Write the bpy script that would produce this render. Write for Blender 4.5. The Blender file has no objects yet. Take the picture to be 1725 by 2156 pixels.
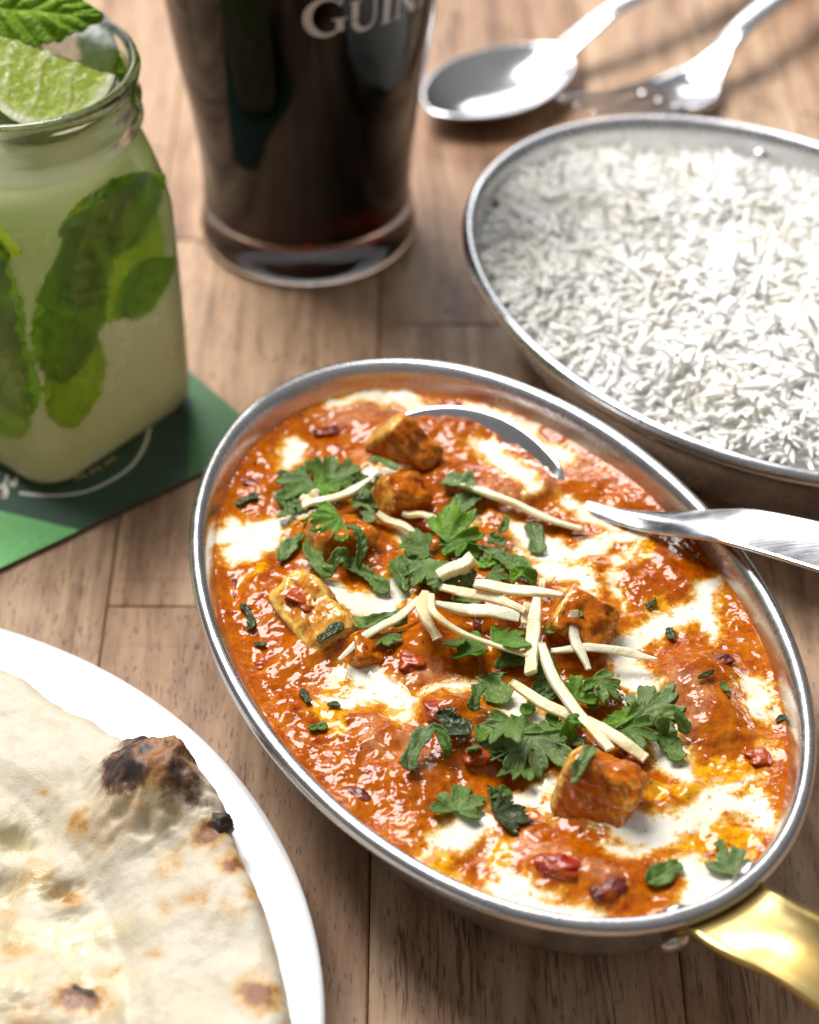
import bpy, bmesh, math, random
import numpy as np
from mathutils import Vector, Matrix

# ---------------------------------------------------------------- camera, world, light
sc = bpy.context.scene
W, H, F = 1725.0, 2156.0, 5090.0           # photo frame in working pixels, focal length in the same pixels
PITCH, CAMH = math.radians(40.5), 399.0    # camera looks down 40.5 deg from 399 mm above the table
cam_d = bpy.data.cameras.new('camera')
cam = bpy.data.objects.new('camera', cam_d)
sc.collection.objects.link(cam)
cam.location = (0, 0, CAMH / 1000)
cam.rotation_euler = (math.pi / 2 - PITCH, 0, 0)
cam_d.sensor_fit = 'VERTICAL'
cam_d.sensor_height = 36
cam_d.lens = 85
cam_d.clip_start = 0.01
cam_d.clip_end = 50
cam_d.dof.use_dof = True
cam_d.dof.focus_distance = 0.522
cam_d.dof.aperture_fstop = 11.0
sc.camera = cam

world = bpy.data.worlds.new('World')
sc.world = world
world.use_nodes = True
# dim room: light from above, darker towards the horizon
wt = world.node_tree
w_tc = wt.nodes.new('ShaderNodeTexCoord')
w_sx = wt.nodes.new('ShaderNodeSeparateXYZ')
w_rp = wt.nodes.new('ShaderNodeValToRGB')
w_rp.color_ramp.elements[0].position = 0.0
w_rp.color_ramp.elements[0].color = (0.15, 0.145, 0.14, 1)
w_rp.color_ramp.elements[1].position = 0.9
w_rp.color_ramp.elements[1].color = (0.64, 0.63, 0.62, 1)
wt.links.new(w_tc.outputs['Generated'], w_sx.inputs[0])
wt.links.new(w_sx.outputs[2], w_rp.inputs[0])
wt.links.new(w_rp.outputs[0], wt.nodes['Background'].inputs[0])
wt.nodes['Background'].inputs[1].default_value = 0.46


def area(name, loc, target, size, power, col):
    l = bpy.data.lights.new(name, 'AREA')
    l.shape = 'RECTANGLE'
    l.size, l.size_y = size
    l.energy = power
    l.color = col
    o = bpy.data.objects.new(name, l)
    sc.collection.objects.link(o)
    o.location = loc
    o.rotation_euler = (Vector(target) - Vector(loc)).to_track_quat('-Z', 'Y').to_euler()
    return o


area('window_light', (-0.42, 1.06, 1.20), (0.0, 0.43, 0.03), (0.8, 0.6), 32, (1.0, 0.98, 0.95))
area('far_window_light', (-0.13, 1.82, 0.70), (0.06, 0.42, 0.04), (1.0, 0.42), 6.2, (0.97, 0.98, 1.0))

sc.render.engine = 'CYCLES'
sc.cycles.use_denoising = True
sc.cycles.max_bounces = 16
sc.cycles.transmission_bounces = 14
sc.cycles.diffuse_bounces = 8
sc.cycles.transparent_max_bounces = 12
sc.cycles.sample_clamp_indirect = 6
sc.cycles.blur_glossy = 0.3
sc.view_settings.view_transform = 'Standard'
sc.view_settings.look = 'None'
sc.view_settings.exposure = 0.08
sc.view_settings.gamma = 1.0

# ---------------------------------------------------------------- helpers
rnd = random.Random(7)
FW = np.array([0, math.cos(PITCH), -math.sin(PITCH)])
DN = np.array([0, -math.sin(PITCH), -math.cos(PITCH)])


def at(px, py, z=0.0):
    """table-space point (mm) at height z that was read off the photo at px,py"""
    d = FW + (px - W / 2) / F * np.array([1.0, 0, 0]) + (py - H / 2) / F * DN
    return np.array([0, 0, CAMH]) + (z - CAMH) / d[2] * d


def link(o, parent=None):
    sc.collection.objects.link(o)
    if parent is not None:
        o.parent = parent
    return o


def tag(o, label, cat, group=None, kind=None):
    if label:
        o['label'] = label
    if cat:
        o['category'] = cat
    if group:
        o['group'] = group
    if kind:
        o['kind'] = kind
    return o


BASE = {}


def empty(name, base, label=None, cat=None, group=None, kind=None):
    o = bpy.data.objects.new(name, None)
    o.empty_display_size = 0.01
    o.location = Vector(base) * 0.001
    link(o)
    BASE[o.name] = np.array(base, float)
    return tag(o, label, cat, group, kind)


def mesh(name, V, Fc, mat, parent=None, base=None, smooth=True, attrs=None):
    """V in mm, world space; the object's origin is its parent's base or `base`"""
    V = np.asarray(V, float)
    if base is None:
        base = BASE[parent.name] if parent is not None and parent.name in BASE else np.array([V[:, 0].mean(), V[:, 1].mean(), V[:, 2].min()])
    base = np.asarray(base, float)
    me = bpy.data.meshes.new(name)
    L = (V - base) * 0.001
    if isinstance(Fc, np.ndarray):
        k = Fc.shape[1]
        me.vertices.add(len(L))
        me.vertices.foreach_set('co', L.astype(np.float32).ravel())
        me.loops.add(Fc.size)
        me.loops.foreach_set('vertex_index', Fc.astype(np.int32).ravel())
        me.polygons.add(len(Fc))
        me.polygons.foreach_set('loop_start', np.arange(0, Fc.size, k, dtype=np.int32))
        me.update(calc_edges=True)
    else:
        me.from_pydata([tuple(v) for v in L], [], [tuple(int(i) for i in f) for f in Fc])
    me.polygons.foreach_set('use_smooth', np.full(len(me.polygons), smooth))
    for k, arr in (attrs or {}).items():
        a = me.attributes.new(k, 'FLOAT', 'POINT')
        a.data.foreach_set('value', np.asarray(arr, np.float32))
    me.materials.append(mat)
    me.update()
    o = bpy.data.objects.new(name, me)
    if parent is None:
        o.location = Vector(base) * 0.001
        BASE[name] = base
    link(o, parent)
    if parent is None:
        BASE[o.name] = base
    return o


def mod_solid(o, t, offset=0.0):
    m = o.modifiers.new('thickness', 'SOLIDIFY')
    m.thickness = t * 0.001
    m.offset = offset
    return o


def mod_sub(o, n=1):
    m = o.modifiers.new('smooth', 'SUBSURF')
    m.levels = m.render_levels = n
    return o


def grid_faces(nu, nv, wrap=False):
    """quads of a (nu rows) x (nv columns) vertex grid"""
    i = np.arange(nu - 1)[:, None]
    j = np.arange(nv if wrap else nv - 1)[None, :]
    j2 = (j + 1) % nv
    a = i * nv + j
    b = i * nv + j2
    c = (i + 1) * nv + j2
    d = (i + 1) * nv + j
    return np.stack([a, b, c, d], -1).reshape(-1, 4)


def h2(ix, iy, seed):
    n = (ix.astype(np.int64) * 374761393 + iy.astype(np.int64) * 668265263 + seed * 1442695041) & 0xffffffff
    n = ((n ^ (n >> 13)) * 1274126177) & 0xffffffff
    n = n ^ (n >> 16)
    return (n & 0xffffff) / float(0xffffff)


def vnoise(x, y, seed=0):
    x = np.asarray(x, float)
    y = np.asarray(y, float)
    ix, iy = np.floor(x), np.floor(y)
    fx, fy = x - ix, y - iy
    fx = fx * fx * fx * (fx * (fx * 6 - 15) + 10)
    fy = fy * fy * fy * (fy * (fy * 6 - 15) + 10)
    a = h2(ix, iy, seed)
    b = h2(ix + 1, iy, seed)
    c = h2(ix, iy + 1, seed)
    d = h2(ix + 1, iy + 1, seed)
    return (a + (b - a) * fx) * (1 - fy) + (c + (d - c) * fx) * fy - 0.5


def fbm(x, y, oct=4, seed=0, gain=0.5):
    s, a, f = 0.0, 1.0, 1.0
    for o in range(oct):
        s = s + a * vnoise(np.asarray(x) * f + 17.3 * o, np.asarray(y) * f - 9.1 * o, seed + o)
        a *= gain
        f *= 2.03
    return s


def capsules(x, y, segs):
    """smallest (distance - radius) to a list of ((x0,y0,r0),(x1,y1,r1))"""
    best = np.full(np.shape(x), 1e3)
    for (x0, y0, r0), (x1, y1, r1) in segs:
        dx, dy = x1 - x0, y1 - y0
        L = dx * dx + dy * dy + 1e-9
        t = np.clip(((x - x0) * dx + (y - y0) * dy) / L, 0, 1)
        d = np.hypot(x - x0 - t * dx, y - y0 - t * dy) - (r0 + (r1 - r0) * t)
        best = np.minimum(best, d)
    return best


def sstep(a, b, x):
    t = np.clip((x - a) / (b - a), 0, 1)
    return t * t * (3 - 2 * t)


# ---------------------------------------------------------------- node helper
class Mat:
    def __init__(self, name):
        self.m = bpy.data.materials.new(name)
        self.m.use_nodes = True
        self.t = self.m.node_tree
        self.p = self.t.nodes['Principled BSDF']
        self.out = self.t.nodes['Material Output']
        self._tc = None

    def node(self, typ, **kw):
        n = self.t.nodes.new(typ)
        for k, v in kw.items():
            setattr(n, k, v)
        return n

    def put(self, sock, v):
        if isinstance(v, bpy.types.NodeSocket):
            self.t.links.new(v, sock)
        elif v is not None:
            if isinstance(v, (tuple, list)) and len(v) == 3 and sock.type == 'RGBA':
                v = (*v, 1)
            sock.default_value = v
        return self

    def set(self, **kw):
        for k, v in kw.items():
            self.put(self.p.inputs[k.replace('_', ' ')], v)
        return self

    def obj(self):
        if not self._tc:
            self._tc = self.node('ShaderNodeTexCoord')
        return self._tc.outputs['Object']

    def vec(self, scale=(1, 1, 1), rot=(0, 0, 0), loc=(0, 0, 0), src=None):
        n = self.node('ShaderNodeMapping')
        self.put(n.inputs['Vector'], src or self.obj())
        n.inputs['Scale'].default_value = scale
        n.inputs['Rotation'].default_value = rot
        self.put(n.inputs['Location'], loc)
        return n.outputs[0]

    def noise(self, scale, detail=4, rough=0.55, vec=None, dist=0.0, col=False):
        n = self.node('ShaderNodeTexNoise')
        self.put(n.inputs['Vector'], vec or self.obj())
        n.inputs['Scale'].default_value = scale
        n.inputs['Detail'].default_value = detail
        n.inputs['Roughness'].default_value = rough
        n.inputs['Distortion'].default_value = dist
        return n.outputs['Color' if col else 'Fac']

    def voro(self, scale, vec=None, feature='F1', out='Distance', rand=1.0):
        n = self.node('ShaderNodeTexVoronoi', feature=feature)
        self.put(n.inputs['Vector'], vec or self.obj())
        n.inputs['Scale'].default_value = scale
        n.inputs['Randomness'].default_value = rand
        return n.outputs[out]

    def ramp(self, fac, stops, interp='LINEAR'):
        n = self.node('ShaderNodeValToRGB')
        n.color_ramp.interpolation = interp
        el = n.color_ramp.elements
        while len(el) < len(stops):
            el.new(0.5)
        for e, (p, c) in zip(el, stops):
            e.position = p
            e.color = (*c, 1) if isinstance(c, (tuple, list)) else (c, c, c, 1)
        self.put(n.inputs[0], fac)
        return n.outputs[0]

    def mix(self, fac, a, b, mode='MIX'):
        n = self.node('ShaderNodeMix', data_type='RGBA', blend_type=mode)
        self.put(n.inputs[0], fac)
        self.put(n.inputs[6], a)
        self.put(n.inputs[7], b)
        return n.outputs[2]

    def math(self, op, a, b=None, c=None, clamp=False):
        n = self.node('ShaderNodeMath', operation=op, use_clamp=clamp)
        for s, v in zip(n.inputs, (a, b, c)):
            if v is not None:
                self.put(s, v)
        return n.outputs[0]

    def ss(self, a, b, x):
        n = self.node('ShaderNodeMapRange', interpolation_type='SMOOTHSTEP')
        self.put(n.inputs[0], x)
        flip = a > b
        n.inputs[1].default_value, n.inputs[2].default_value = (b, a) if flip else (a, b)
        n.inputs[3].default_value, n.inputs[4].default_value = (1, 0) if flip else (0, 1)
        return n.outputs[0]

    def attr(self, name):
        n = self.node('ShaderNodeAttribute', attribute_name=name)
        return n.outputs['Fac']

    def rand(self):
        return self.node('ShaderNodeObjectInfo').outputs['Random']

    def bump(self, h, strength=0.5, dist=0.001, normal=None):
        n = self.node('ShaderNodeBump')
        self.put(n.inputs['Height'], h)
        self.put(n.inputs['Strength'], strength)
        n.inputs['Distance'].default_value = dist
        if normal is not None:
            self.put(n.inputs['Normal'], normal)
        return n.outputs[0]


def srgb(r, g, b):
    return tuple(((c / 255) / 12.92 if c <= 10 else ((c / 255 + 0.055) / 1.055) ** 2.4) for c in (r, g, b))


# ---------------------------------------------------------------- materials
def mat_wood():
    M = Mat('acacia_wood')
    r = M.rand()
    off = M.math('MULTIPLY', r, 13.0)
    c = M.node('ShaderNodeCombineXYZ')
    for i in range(3):
        M.put(c.inputs[i], off)
    v = M.vec((1, 0.10, 1), loc=c.outputs[0])
    warp = M.noise(9, 3, vec=v, dist=0.6)
    broad = M.noise(42, 5, 0.6, vec=v, dist=1.6)
    fine = M.noise(330, 4, 0.7, vec=M.vec((1, 0.09, 1), loc=c.outputs[0]), dist=0.3)
    tone = M.math('ADD', M.math('MULTIPLY', broad, 0.62), M.math('ADD', M.math('MULTIPLY', fine, 0.30), M.math('MULTIPLY', M.noise(120, 5, 0.7, vec=M.vec((1, 0.05, 1), loc=c.outputs[0]), dist=0.8), 0.12)))
    base = M.ramp(tone, [(0.32, srgb(86, 61, 46)), (0.43, srgb(148, 119, 96)), (0.54, srgb(190, 163, 137)), (0.70, srgb(222, 202, 178))])
    # each stave has its own tone
    tint = M.ramp(r, [(0.0, (0.72, 0.61, 0.53)), (0.3, (0.98, 0.92, 0.86)), (0.6, (0.80, 0.69, 0.61)), (0.8, (1.0, 0.95, 0.90)), (1.0, (0.86, 0.74, 0.64))])
    col = M.mix(1.0, base, tint, 'MULTIPLY')
    red = M.ss(0.55, 0.75, M.noise(24, 4, 0.6, vec=M.vec((1, 0.35, 1), loc=c.outputs[0])))
    col = M.mix(M.math('MULTIPLY', red, 0.38), col, srgb(128, 72, 52))
    # open pores: short dark dashes along the grain
    pore = M.noise(1500, 2, 0.5, vec=M.vec((1, 0.16, 1), rot=(0, 0, 0.06), loc=c.outputs[0]))
    pm = M.ss(0.60, 0.70, pore)
    col = M.mix(M.math('MULTIPLY', pm, 0.42), col, srgb(70, 48, 38))
    crk = M.noise(95, 5, 0.7, vec=M.vec((1, 0.035, 1), loc=c.outputs[0]), dist=0.5)
    ck = M.math('MULTIPLY', M.ss(0.016, 0.004, M.math('ABSOLUTE', M.math('SUBTRACT', crk, 0.5))), M.ss(0.48, 0.62, M.noise(30, 3, 0.6, vec=M.vec(loc=c.outputs[0]))))
    col = M.mix(M.math('MULTIPLY', ck, 0.65), col, srgb(66, 46, 38))
    # faint cross-grain saw marks
    saw = M.noise(62, 3, 0.6, vec=M.vec((0.09, 1, 1), loc=c.outputs[0]))
    sm = M.ss(0.60, 0.68, saw)
    col = M.mix(M.math('MULTIPLY', sm, 0.16), col, srgb(92, 68, 56))
    h = M.math('SUBTRACT', M.math('SUBTRACT', M.math('MULTIPLY', fine, 0.5), M.math('MULTIPLY', pm, 0.9)), M.math('MULTIPLY', sm, 0.25))
    M.set(Base_Color=col, Roughness=M.ramp(fine, [(0.3, 0.42), (0.7, 0.60)]), Normal=M.bump(h, 0.55, 0.0004))
    M.p.inputs['Specular IOR Level'].default_value = 0.35
    return M.m


def mat_steel(name, tone=(0.66, 0.66, 0.68), rough=0.2, ring=True):
    M = Mat(name)
    n = M.noise(140, 4, 0.6)
    sp = M.noise(1500, 3, 0.7)
    scratch = M.noise(900, 3, 0.6, vec=M.vec((1, 1, 0.02) if ring else (0.06, 1, 1)))
    r = M.math('ADD', M.ramp(n, [(0.3, rough * 0.75), (0.7, rough * 1.35)]), M.math('MULTIPLY', scratch, 0.10))
    pit = M.ss(0.66, 0.74, sp)
    col = M.mix(M.math('MULTIPLY', pit, 0.12), tone, (0.25, 0.25, 0.26))
    M.set(Base_Color=col, Metallic=1.0, Roughness=r, Normal=M.bump(M.math('ADD', scratch, M.math('MULTIPLY', n, 0.6)), 0.10, 0.0002))
    return M.m


def mat_brass():
    M = Mat('brass')
    n = M.noise(70, 4, 0.6)
    s = M.noise(700, 3, 0.6, vec=M.vec((1, 0.2, 1)))
    col = M.ramp(n, [(0.32, (0.44, 0.29, 0.09)), (0.5, (0.68, 0.50, 0.19)), (0.7, (0.80, 0.64, 0.30))])
    M.set(Base_Color=col, Metallic=1.0, Roughness=M.ramp(n, [(0.3, 0.38), (0.7, 0.24)]), Normal=M.bump(M.math('ADD', M.math('MULTIPLY', s, 0.4), M.math('MULTIPLY', M.noise(60, 1, 0.5), 2.0)), 0.22, 0.0003))
    return M.m


SAUCE = [(0.28, (0.13, 0.011, 0.0003)), (0.41, (0.31, 0.050, 0.0004)), (0.54, (0.42, 0.096, 0.0005)), (0.72, (0.54, 0.18, 0.002))]


def mat_sauce():
    M = Mat('masala_sauce')
    n1 = M.noise(110, 5, 0.62, dist=0.8)
    n2 = M.noise(520, 5, 0.68)
    n3 = M.noise(1700, 3, 0.6)
    tone = M.math('ADD', M.math('MULTIPLY', n1, 0.60), M.math('ADD', M.math('MULTIPLY', n2, 0.45), M.math('MULTIPLY', M.math('SUBTRACT', n3, 0.55), 0.22)))
    sauce = M.ramp(tone, SAUCE)
    redspot = M.ss(0.66, 0.74, M.noise(300, 3, 0.5, vec=M.vec(loc=(3.1, 1.7, 0))))
    sauce = M.mix(M.math('MULTIPLY', redspot, 0.7), sauce, (0.20, 0.014, 0.006))
    black = M.ss(0.705, 0.735, M.noise(560, 2, 0.5, vec=M.vec(loc=(7.1, 2.7, 0))))
    # masks: signed distances (mm) traced for cream / oil / thin cream plus painted sheen, broken up by noise
    brk = M.math('ADD', M.math('MULTIPLY', M.math('SUBTRACT', M.noise(190, 5, 0.66, dist=0.7), 0.5), 7.0),
                 M.math('MULTIPLY', M.math('SUBTRACT', M.noise(800, 5, 0.72), 0.5), 4.2))
    d = M.math('ADD', M.attr('cream'), brk)
    cream = M.ss(0.95, -0.95, d)
    ring = M.ss(2.6, -0.4, d)
    do = M.math('ADD', M.attr('oil'), M.math('MULTIPLY', brk, 1.15))
    oil = M.ss(0.6, -0.6, do)
    dm = M.math('ADD', M.attr('milk_sheen'), M.math('MULTIPLY', brk, 1.0))
    milk_sheen = M.math('MULTIPLY', M.ss(2.2, -1.5, dm), M.ramp(n2, [(0.35, 0.15), (0.65, 0.85)]))
    gold = M.ramp(n2, [(0.32, (0.44, 0.11, 0.001)), (0.46, (0.64, 0.25, 0.001)), (0.60, (0.80, 0.42, 0.002))])
    creamc = M.ramp(n1, [(0.3, (0.77, 0.68, 0.48)), (0.5, (0.80, 0.76, 0.65)), (0.7, (0.82, 0.80, 0.72))])
    col = M.mix(M.math('MULTIPLY', milk_sheen, 0.32), sauce, (0.80, 0.56, 0.40))
    col = M.mix(M.math('MULTIPLY', ring, 0.62), col, gold)
    creamc = M.mix(M.ss(-1.6, 0.5, d), creamc, (0.82, 0.56, 0.20))
    smear = M.math('MULTIPLY', M.ss(4.0, 0.0, d), M.ramp(n2, [(0.45, 0.0), (0.72, 0.10)]))
    col = M.mix(smear, col, (0.80, 0.50, 0.26))
    col = M.mix(cream, col, creamc)
    # flecks of sauce floating in the cream
    fl = M.ss(0.64, 0.69, M.noise(420, 4, 0.6, vec=M.vec(loc=(1.2, 8.3, 0))))
    col = M.mix(M.math('MULTIPLY', M.math('MULTIPLY', fl, cream), 0.8), col, (0.62, 0.24, 0.02))
    col = M.mix(M.math('MULTIPLY', oil, 0.85), col, gold)
    col = M.mix(M.math('MULTIPLY', black, M.math('SUBTRACT', 1.0, cream)), col, (0.02, 0.012, 0.01))
    wet = M.math('SUBTRACT', 1.0, M.math('MULTIPLY', M.math('MAXIMUM', cream, oil), 0.86))
    n4 = M.noise(650, 1, 0.5, vec=M.vec(loc=(2.2, 5.1, 0)))
    nb = M.noise(300, 1, 0.5, vec=M.vec(loc=(6.2, 1.1, 0)))
    hgt = M.math('ADD', M.math('ADD', M.math('MULTIPLY', nb, 1.3), M.math('MULTIPLY', n4, 0.75)), M.math('MULTIPLY', M.noise(120, 1, 0.5), 1.6))
    M.set(Base_Color=col, Roughness=M.math('ADD', 0.04, M.math('MULTIPLY', n1, 0.10)), Normal=M.bump(hgt, M.math('MULTIPLY', M.math('MULTIPLY', wet, M.ramp(M.noise(75, 2, 0.5, vec=M.vec(loc=(9, 4, 0))), [(0.36, 0.18), (0.66, 0.85)])), 0.55), 0.0011),
          Subsurface_Weight=0.0)
    M.p.inputs['Specular IOR Level'].default_value = 0.34
    M.p.inputs['Coat Weight'].default_value = 0.0
    M.p.inputs['Coat Roughness'].default_value = 0.12
    return M.m


def mat_paneer():
    """curd cheese under a coat of sauce; attribute `bare` says how little sauce clings"""
    M = Mat('sauced_paneer')
    n1 = M.noise(170, 5, 0.62, dist=0.6)
    n2 = M.noise(800, 4, 0.65)
    tone = M.math('ADD', M.math('MULTIPLY', n1, 0.6), M.math('MULTIPLY', n2, 0.4))
    sauce = M.ramp(tone, [(0.28, (0.22, 0.022, 0.0004)), (0.44, (0.42, 0.085, 0.0006)), (0.60, (0.55, 0.155, 0.001)), (0.76, (0.66, 0.28, 0.004))])
    bare = M.math('ADD', M.attr('bare'), M.math('MULTIPLY', M.math('SUBTRACT', tone, 0.5), 2.2))
    cheese = M.ramp(n2, [(0.3, (0.68, 0.33, 0.012)), (0.6, (0.78, 0.54, 0.14))])
    col = M.mix(M.ss(0.05, 1.05, bare), sauce, cheese)
    spot = M.ss(0.70, 0.76, M.noise(420, 3, 0.5, vec=M.vec(loc=(4, 4, 4))))
    col = M.mix(M.math('MULTIPLY', spot, 0.7), col, (0.15, 0.016, 0.006))
    hb = M.math('ADD', M.math('MULTIPLY', M.noise(300, 1, 0.5), 1.2), M.math('MULTIPLY', M.noise(650, 1, 0.5), 0.6))
    M.set(Base_Color=col, Roughness=0.10, Normal=M.bump(hb, 0.40, 0.0010))
    M.p.inputs['Specular IOR Level'].default_value = 0.36
    return M.m


def mat_veg(name, c0, c1, rough=0.15):
    M = Mat(name)
    n = M.noise(420, 4, 0.6)
    coat = M.ss(0.42, 0.58, M.noise(330, 4, 0.65, vec=M.vec(loc=(1, 2, 3))))
    M.set(Base_Color=M.mix(M.math('MULTIPLY', coat, 0.85), M.ramp(n, [(0.35, c0), (0.65, c1)]), (0.33, 0.06, 0.001)), Roughness=0.26, Normal=M.bump(M.noise(500, 1, 0.5), 0.35, 0.0008))
    M.p.inputs['Specular IOR Level'].default_value = 0.35
    M.p.inputs['Coat Weight'].default_value = 0.0
    M.p.inputs['Coat Roughness'].default_value = 0.1
    return M.m


def mat_leaf(name, dark, mid, light, rough=0.42, wrinkle=0.5, sheen=0.35, trans=0.38):
    M = Mat(name)
    n1 = M.noise(230, 4, 0.6)
    n2 = M.noise(1100, 3, 0.6)
    tone = M.math('ADD', M.math('MULTIPLY', n1, 0.7), M.math('MULTIPLY', n2, 0.3))
    tone = M.math('ADD', tone, M.math('MULTIPLY', M.math('SUBTRACT', M.rand(), 0.5), 0.16))
    col = M.ramp(tone, [(0.34, dark), (0.5, mid), (0.68, light)])
    v = M.attr('vein')
    col = M.mix(M.math('MULTIPLY', v, 0.45), col, light)
    h = M.math('ADD', M.math('MULTIPLY', v, -0.9), M.math('MULTIPLY', M.voro(900, feature='SMOOTH_F1'), 0.7))
    bmp = M.bump(h, wrinkle, 0.0006)
    M.set(Base_Color=col, Roughness=rough, Normal=bmp)
    M.p.inputs['Specular IOR Level'].default_value = sheen
    tr = M.node('ShaderNodeBsdfTranslucent')
    M.put(tr.inputs[0], M.mix(1.0, col, (1.5, 1.7, 0.6), 'MULTIPLY'))
    mx = M.node('ShaderNodeMixShader')
    mx.inputs[0].default_value = trans
    M.t.links.new(M.p.outputs[0], mx.inputs[1])
    M.t.links.new(tr.outputs[0], mx.inputs[2])
    M.t.links.new(mx.outputs[0], M.out.inputs[0])
    return M.m


def mat_ginger():
    M = Mat('fresh_ginger')
    f = M.noise(600, 4, 0.65, vec=M.vec((1, 1, 1)))
    n = M.noise(160, 3, 0.6)
    t = M.math('ADD', M.math('MULTIPLY', M.rand(), 0.5), M.math('MULTIPLY', n, 0.5))
    col = M.ramp(t, [(0.25, (0.74, 0.62, 0.36)), (0.5, (0.80, 0.72, 0.46)), (0.75, (0.84, 0.79, 0.58))])
    st = M.ss(0.60, 0.72, M.noise(150, 3, 0.6, vec=M.vec(loc=(5, 2, 1))))
    col = M.mix(M.math('MULTIPLY', st, 0.6), col, (0.80, 0.46, 0.06))
    M.set(Base_Color=col, Roughness=0.36, Normal=M.bump(f, 0.55, 0.0006), Subsurface_Weight=0.6, Subsurface_Radius=(1, 0.8, 0.4), Subsurface_Scale=0.0022)
    return M.m


def mat_plain(name, col, rough=0.5, spec=0.5, metal=0.0, bump=None):
    M = Mat(name)
    M.set(Base_Color=col, Roughness=rough, Metallic=metal)
    M.p.inputs['Specular IOR Level'].default_value = spec
    if bump:
        M.set(Normal=M.bump(M.noise(bump[0], 4, 0.6), bump[1], bump[2]))
    return M


def mat_ceramic():
    M = Mat('white_glazed_ceramic')
    n = M.noise(60, 3, 0.5)
    M.set(Base_Color=M.ramp(n, [(0.3, (0.66, 0.66, 0.67)), (0.7, (0.69, 0.69, 0.70))]), Roughness=0.16, Normal=M.bump(n, 0.05, 0.0005))
    return M.m


def mat_rice():
    M = Mat('boiled_rice')
    n = M.noise(45, 3, 0.5)
    col = M.ramp(n, [(0.35, (0.86, 0.84, 0.77)), (0.6, (0.88, 0.87, 0.845))])
    M.set(Base_Color=col, Roughness=0.38)
    return M.m


def mat_naan():
    M = Mat('baked_dough')
    n1 = M.noise(70, 5, 0.62, dist=0.5)
    n2 = M.noise(420, 5, 0.7)
    n3 = M.noise(1700, 3, 0.6)
    t = M.math('ADD', M.math('MULTIPLY', n1, 0.55), M.math('MULTIPLY', n2, 0.45))
    col = M.ramp(t, [(0.26, (0.50, 0.40, 0.26)), (0.40, (0.58, 0.50, 0.365)), (0.54, (0.62, 0.56, 0.445)), (0.74, (0.66, 0.615, 0.52))])
    but = M.math('ADD', M.attr('butter'), M.math('MULTIPLY', M.math('SUBTRACT', t, 0.5), 1.4))
    bm_ = M.ss(0.25, 0.7, but)
    col = M.mix(M.math('MULTIPLY', bm_, 0.55), col, (0.70, 0.58, 0.27))
    ch = M.math('ADD', M.attr('toast'), M.math('MULTIPLY', M.math('SUBTRACT', M.math('ADD', M.math('MULTIPLY', n1, 0.3), M.math('MULTIPLY', n2, 0.7)), 0.5), 1.15))
    col = M.mix(M.ss(0.05, 0.62, ch), col, (0.56, 0.33, 0.11))
    col = M.mix(M.ss(0.42, 0.95, ch), col, (0.24, 0.085, 0.028))
    bl = M.math('ADD', M.attr('burnt'), M.math('MULTIPLY', M.math('SUBTRACT', n2, 0.5), 1.3))
    col = M.mix(M.ss(0.25, 0.70, bl), col, (0.15, 0.070, 0.038))
    col = M.mix(M.ss(0.62, 0.95, bl), col, (0.042, 0.024, 0.02))
    h = M.math('ADD', M.math('MULTIPLY', n2, 1.0), M.math('ADD', M.math('MULTIPLY', n3, 0.35), M.math('MULTIPLY', n1, 1.2)))
    M.set(Base_Color=col, Roughness=M.math('SUBTRACT', 0.52, M.math('MULTIPLY', bm_, 0.34)), Normal=M.bump(h, 0.28, 0.0010),
          Subsurface_Weight=0.12, Subsurface_Radius=(1, 0.6, 0.3), Subsurface_Scale=0.002)
    return M.m


def mat_glass(name, rough=0.0, bump=None, tint=(1, 1, 1), ior=1.47):
    M = Mat(name)
    M.set(Base_Color=tint, Transmission_Weight=1.0, IOR=ior, Roughness=rough)
    if bump:
        a = M.voro(bump[0], feature='SMOOTH_F1')
        b = M.noise(bump[0] * 1.9, 3, 0.6)
        drops = M.math('ADD', M.math('MULTIPLY', a, -1.0), b)
        M.set(Normal=M.bump(drops, bump[1], bump[2]))
    return M


WOOD = mat_wood()
STEEL = mat_steel('brushed_steel_dish')
STEEL2 = mat_steel('polished_steel_cutlery', (0.70, 0.70, 0.73), 0.13, ring=False)
BRASS = mat_brass()
SAUCE_M = mat_sauce()
PANEER = mat_paneer()
PEPPER = mat_veg('cooked_red_pepper', (0.22, 0.008, 0.003), (0.38, 0.026, 0.007))
ONION = mat_veg('dark_red_onion', (0.07, 0.008, 0.010), (0.17, 0.022, 0.016))
TOMATO = mat_veg('cooked_tomato', (0.32, 0.030, 0.004), (0.44, 0.075, 0.008))
HERB_DARK = mat_leaf('wet_cooked_coriander', (0.018, 0.026, 0.007), (0.034, 0.050, 0.014), (0.07, 0.09, 0.03), 0.3, 0.4, 0.3, 0.1)
CORI = mat_leaf('chopped_coriander', (0.080, 0.150, 0.022), (0.145, 0.245, 0.045), (0.27, 0.37, 0.12))
CORI_BRIGHT = mat_leaf('bright_coriander', (0.065, 0.17, 0.008), (0.12, 0.27, 0.014), (0.25, 0.42, 0.05))
CORI_PALE = mat_leaf('pale_coriander', (0.10, 0.17, 0.05), (0.17, 0.26, 0.085), (0.29, 0.38, 0.16))
MINT = mat_leaf('mint_leaf', (0.15, 0.27, 0.014), (0.25, 0.40, 0.025), (0.38, 0.52, 0.06), 0.5, 1.0, 0.25)
GINGER = mat_ginger()
CERAMIC = mat_ceramic()
RICE = mat_rice()
NAAN = mat_naan()

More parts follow.
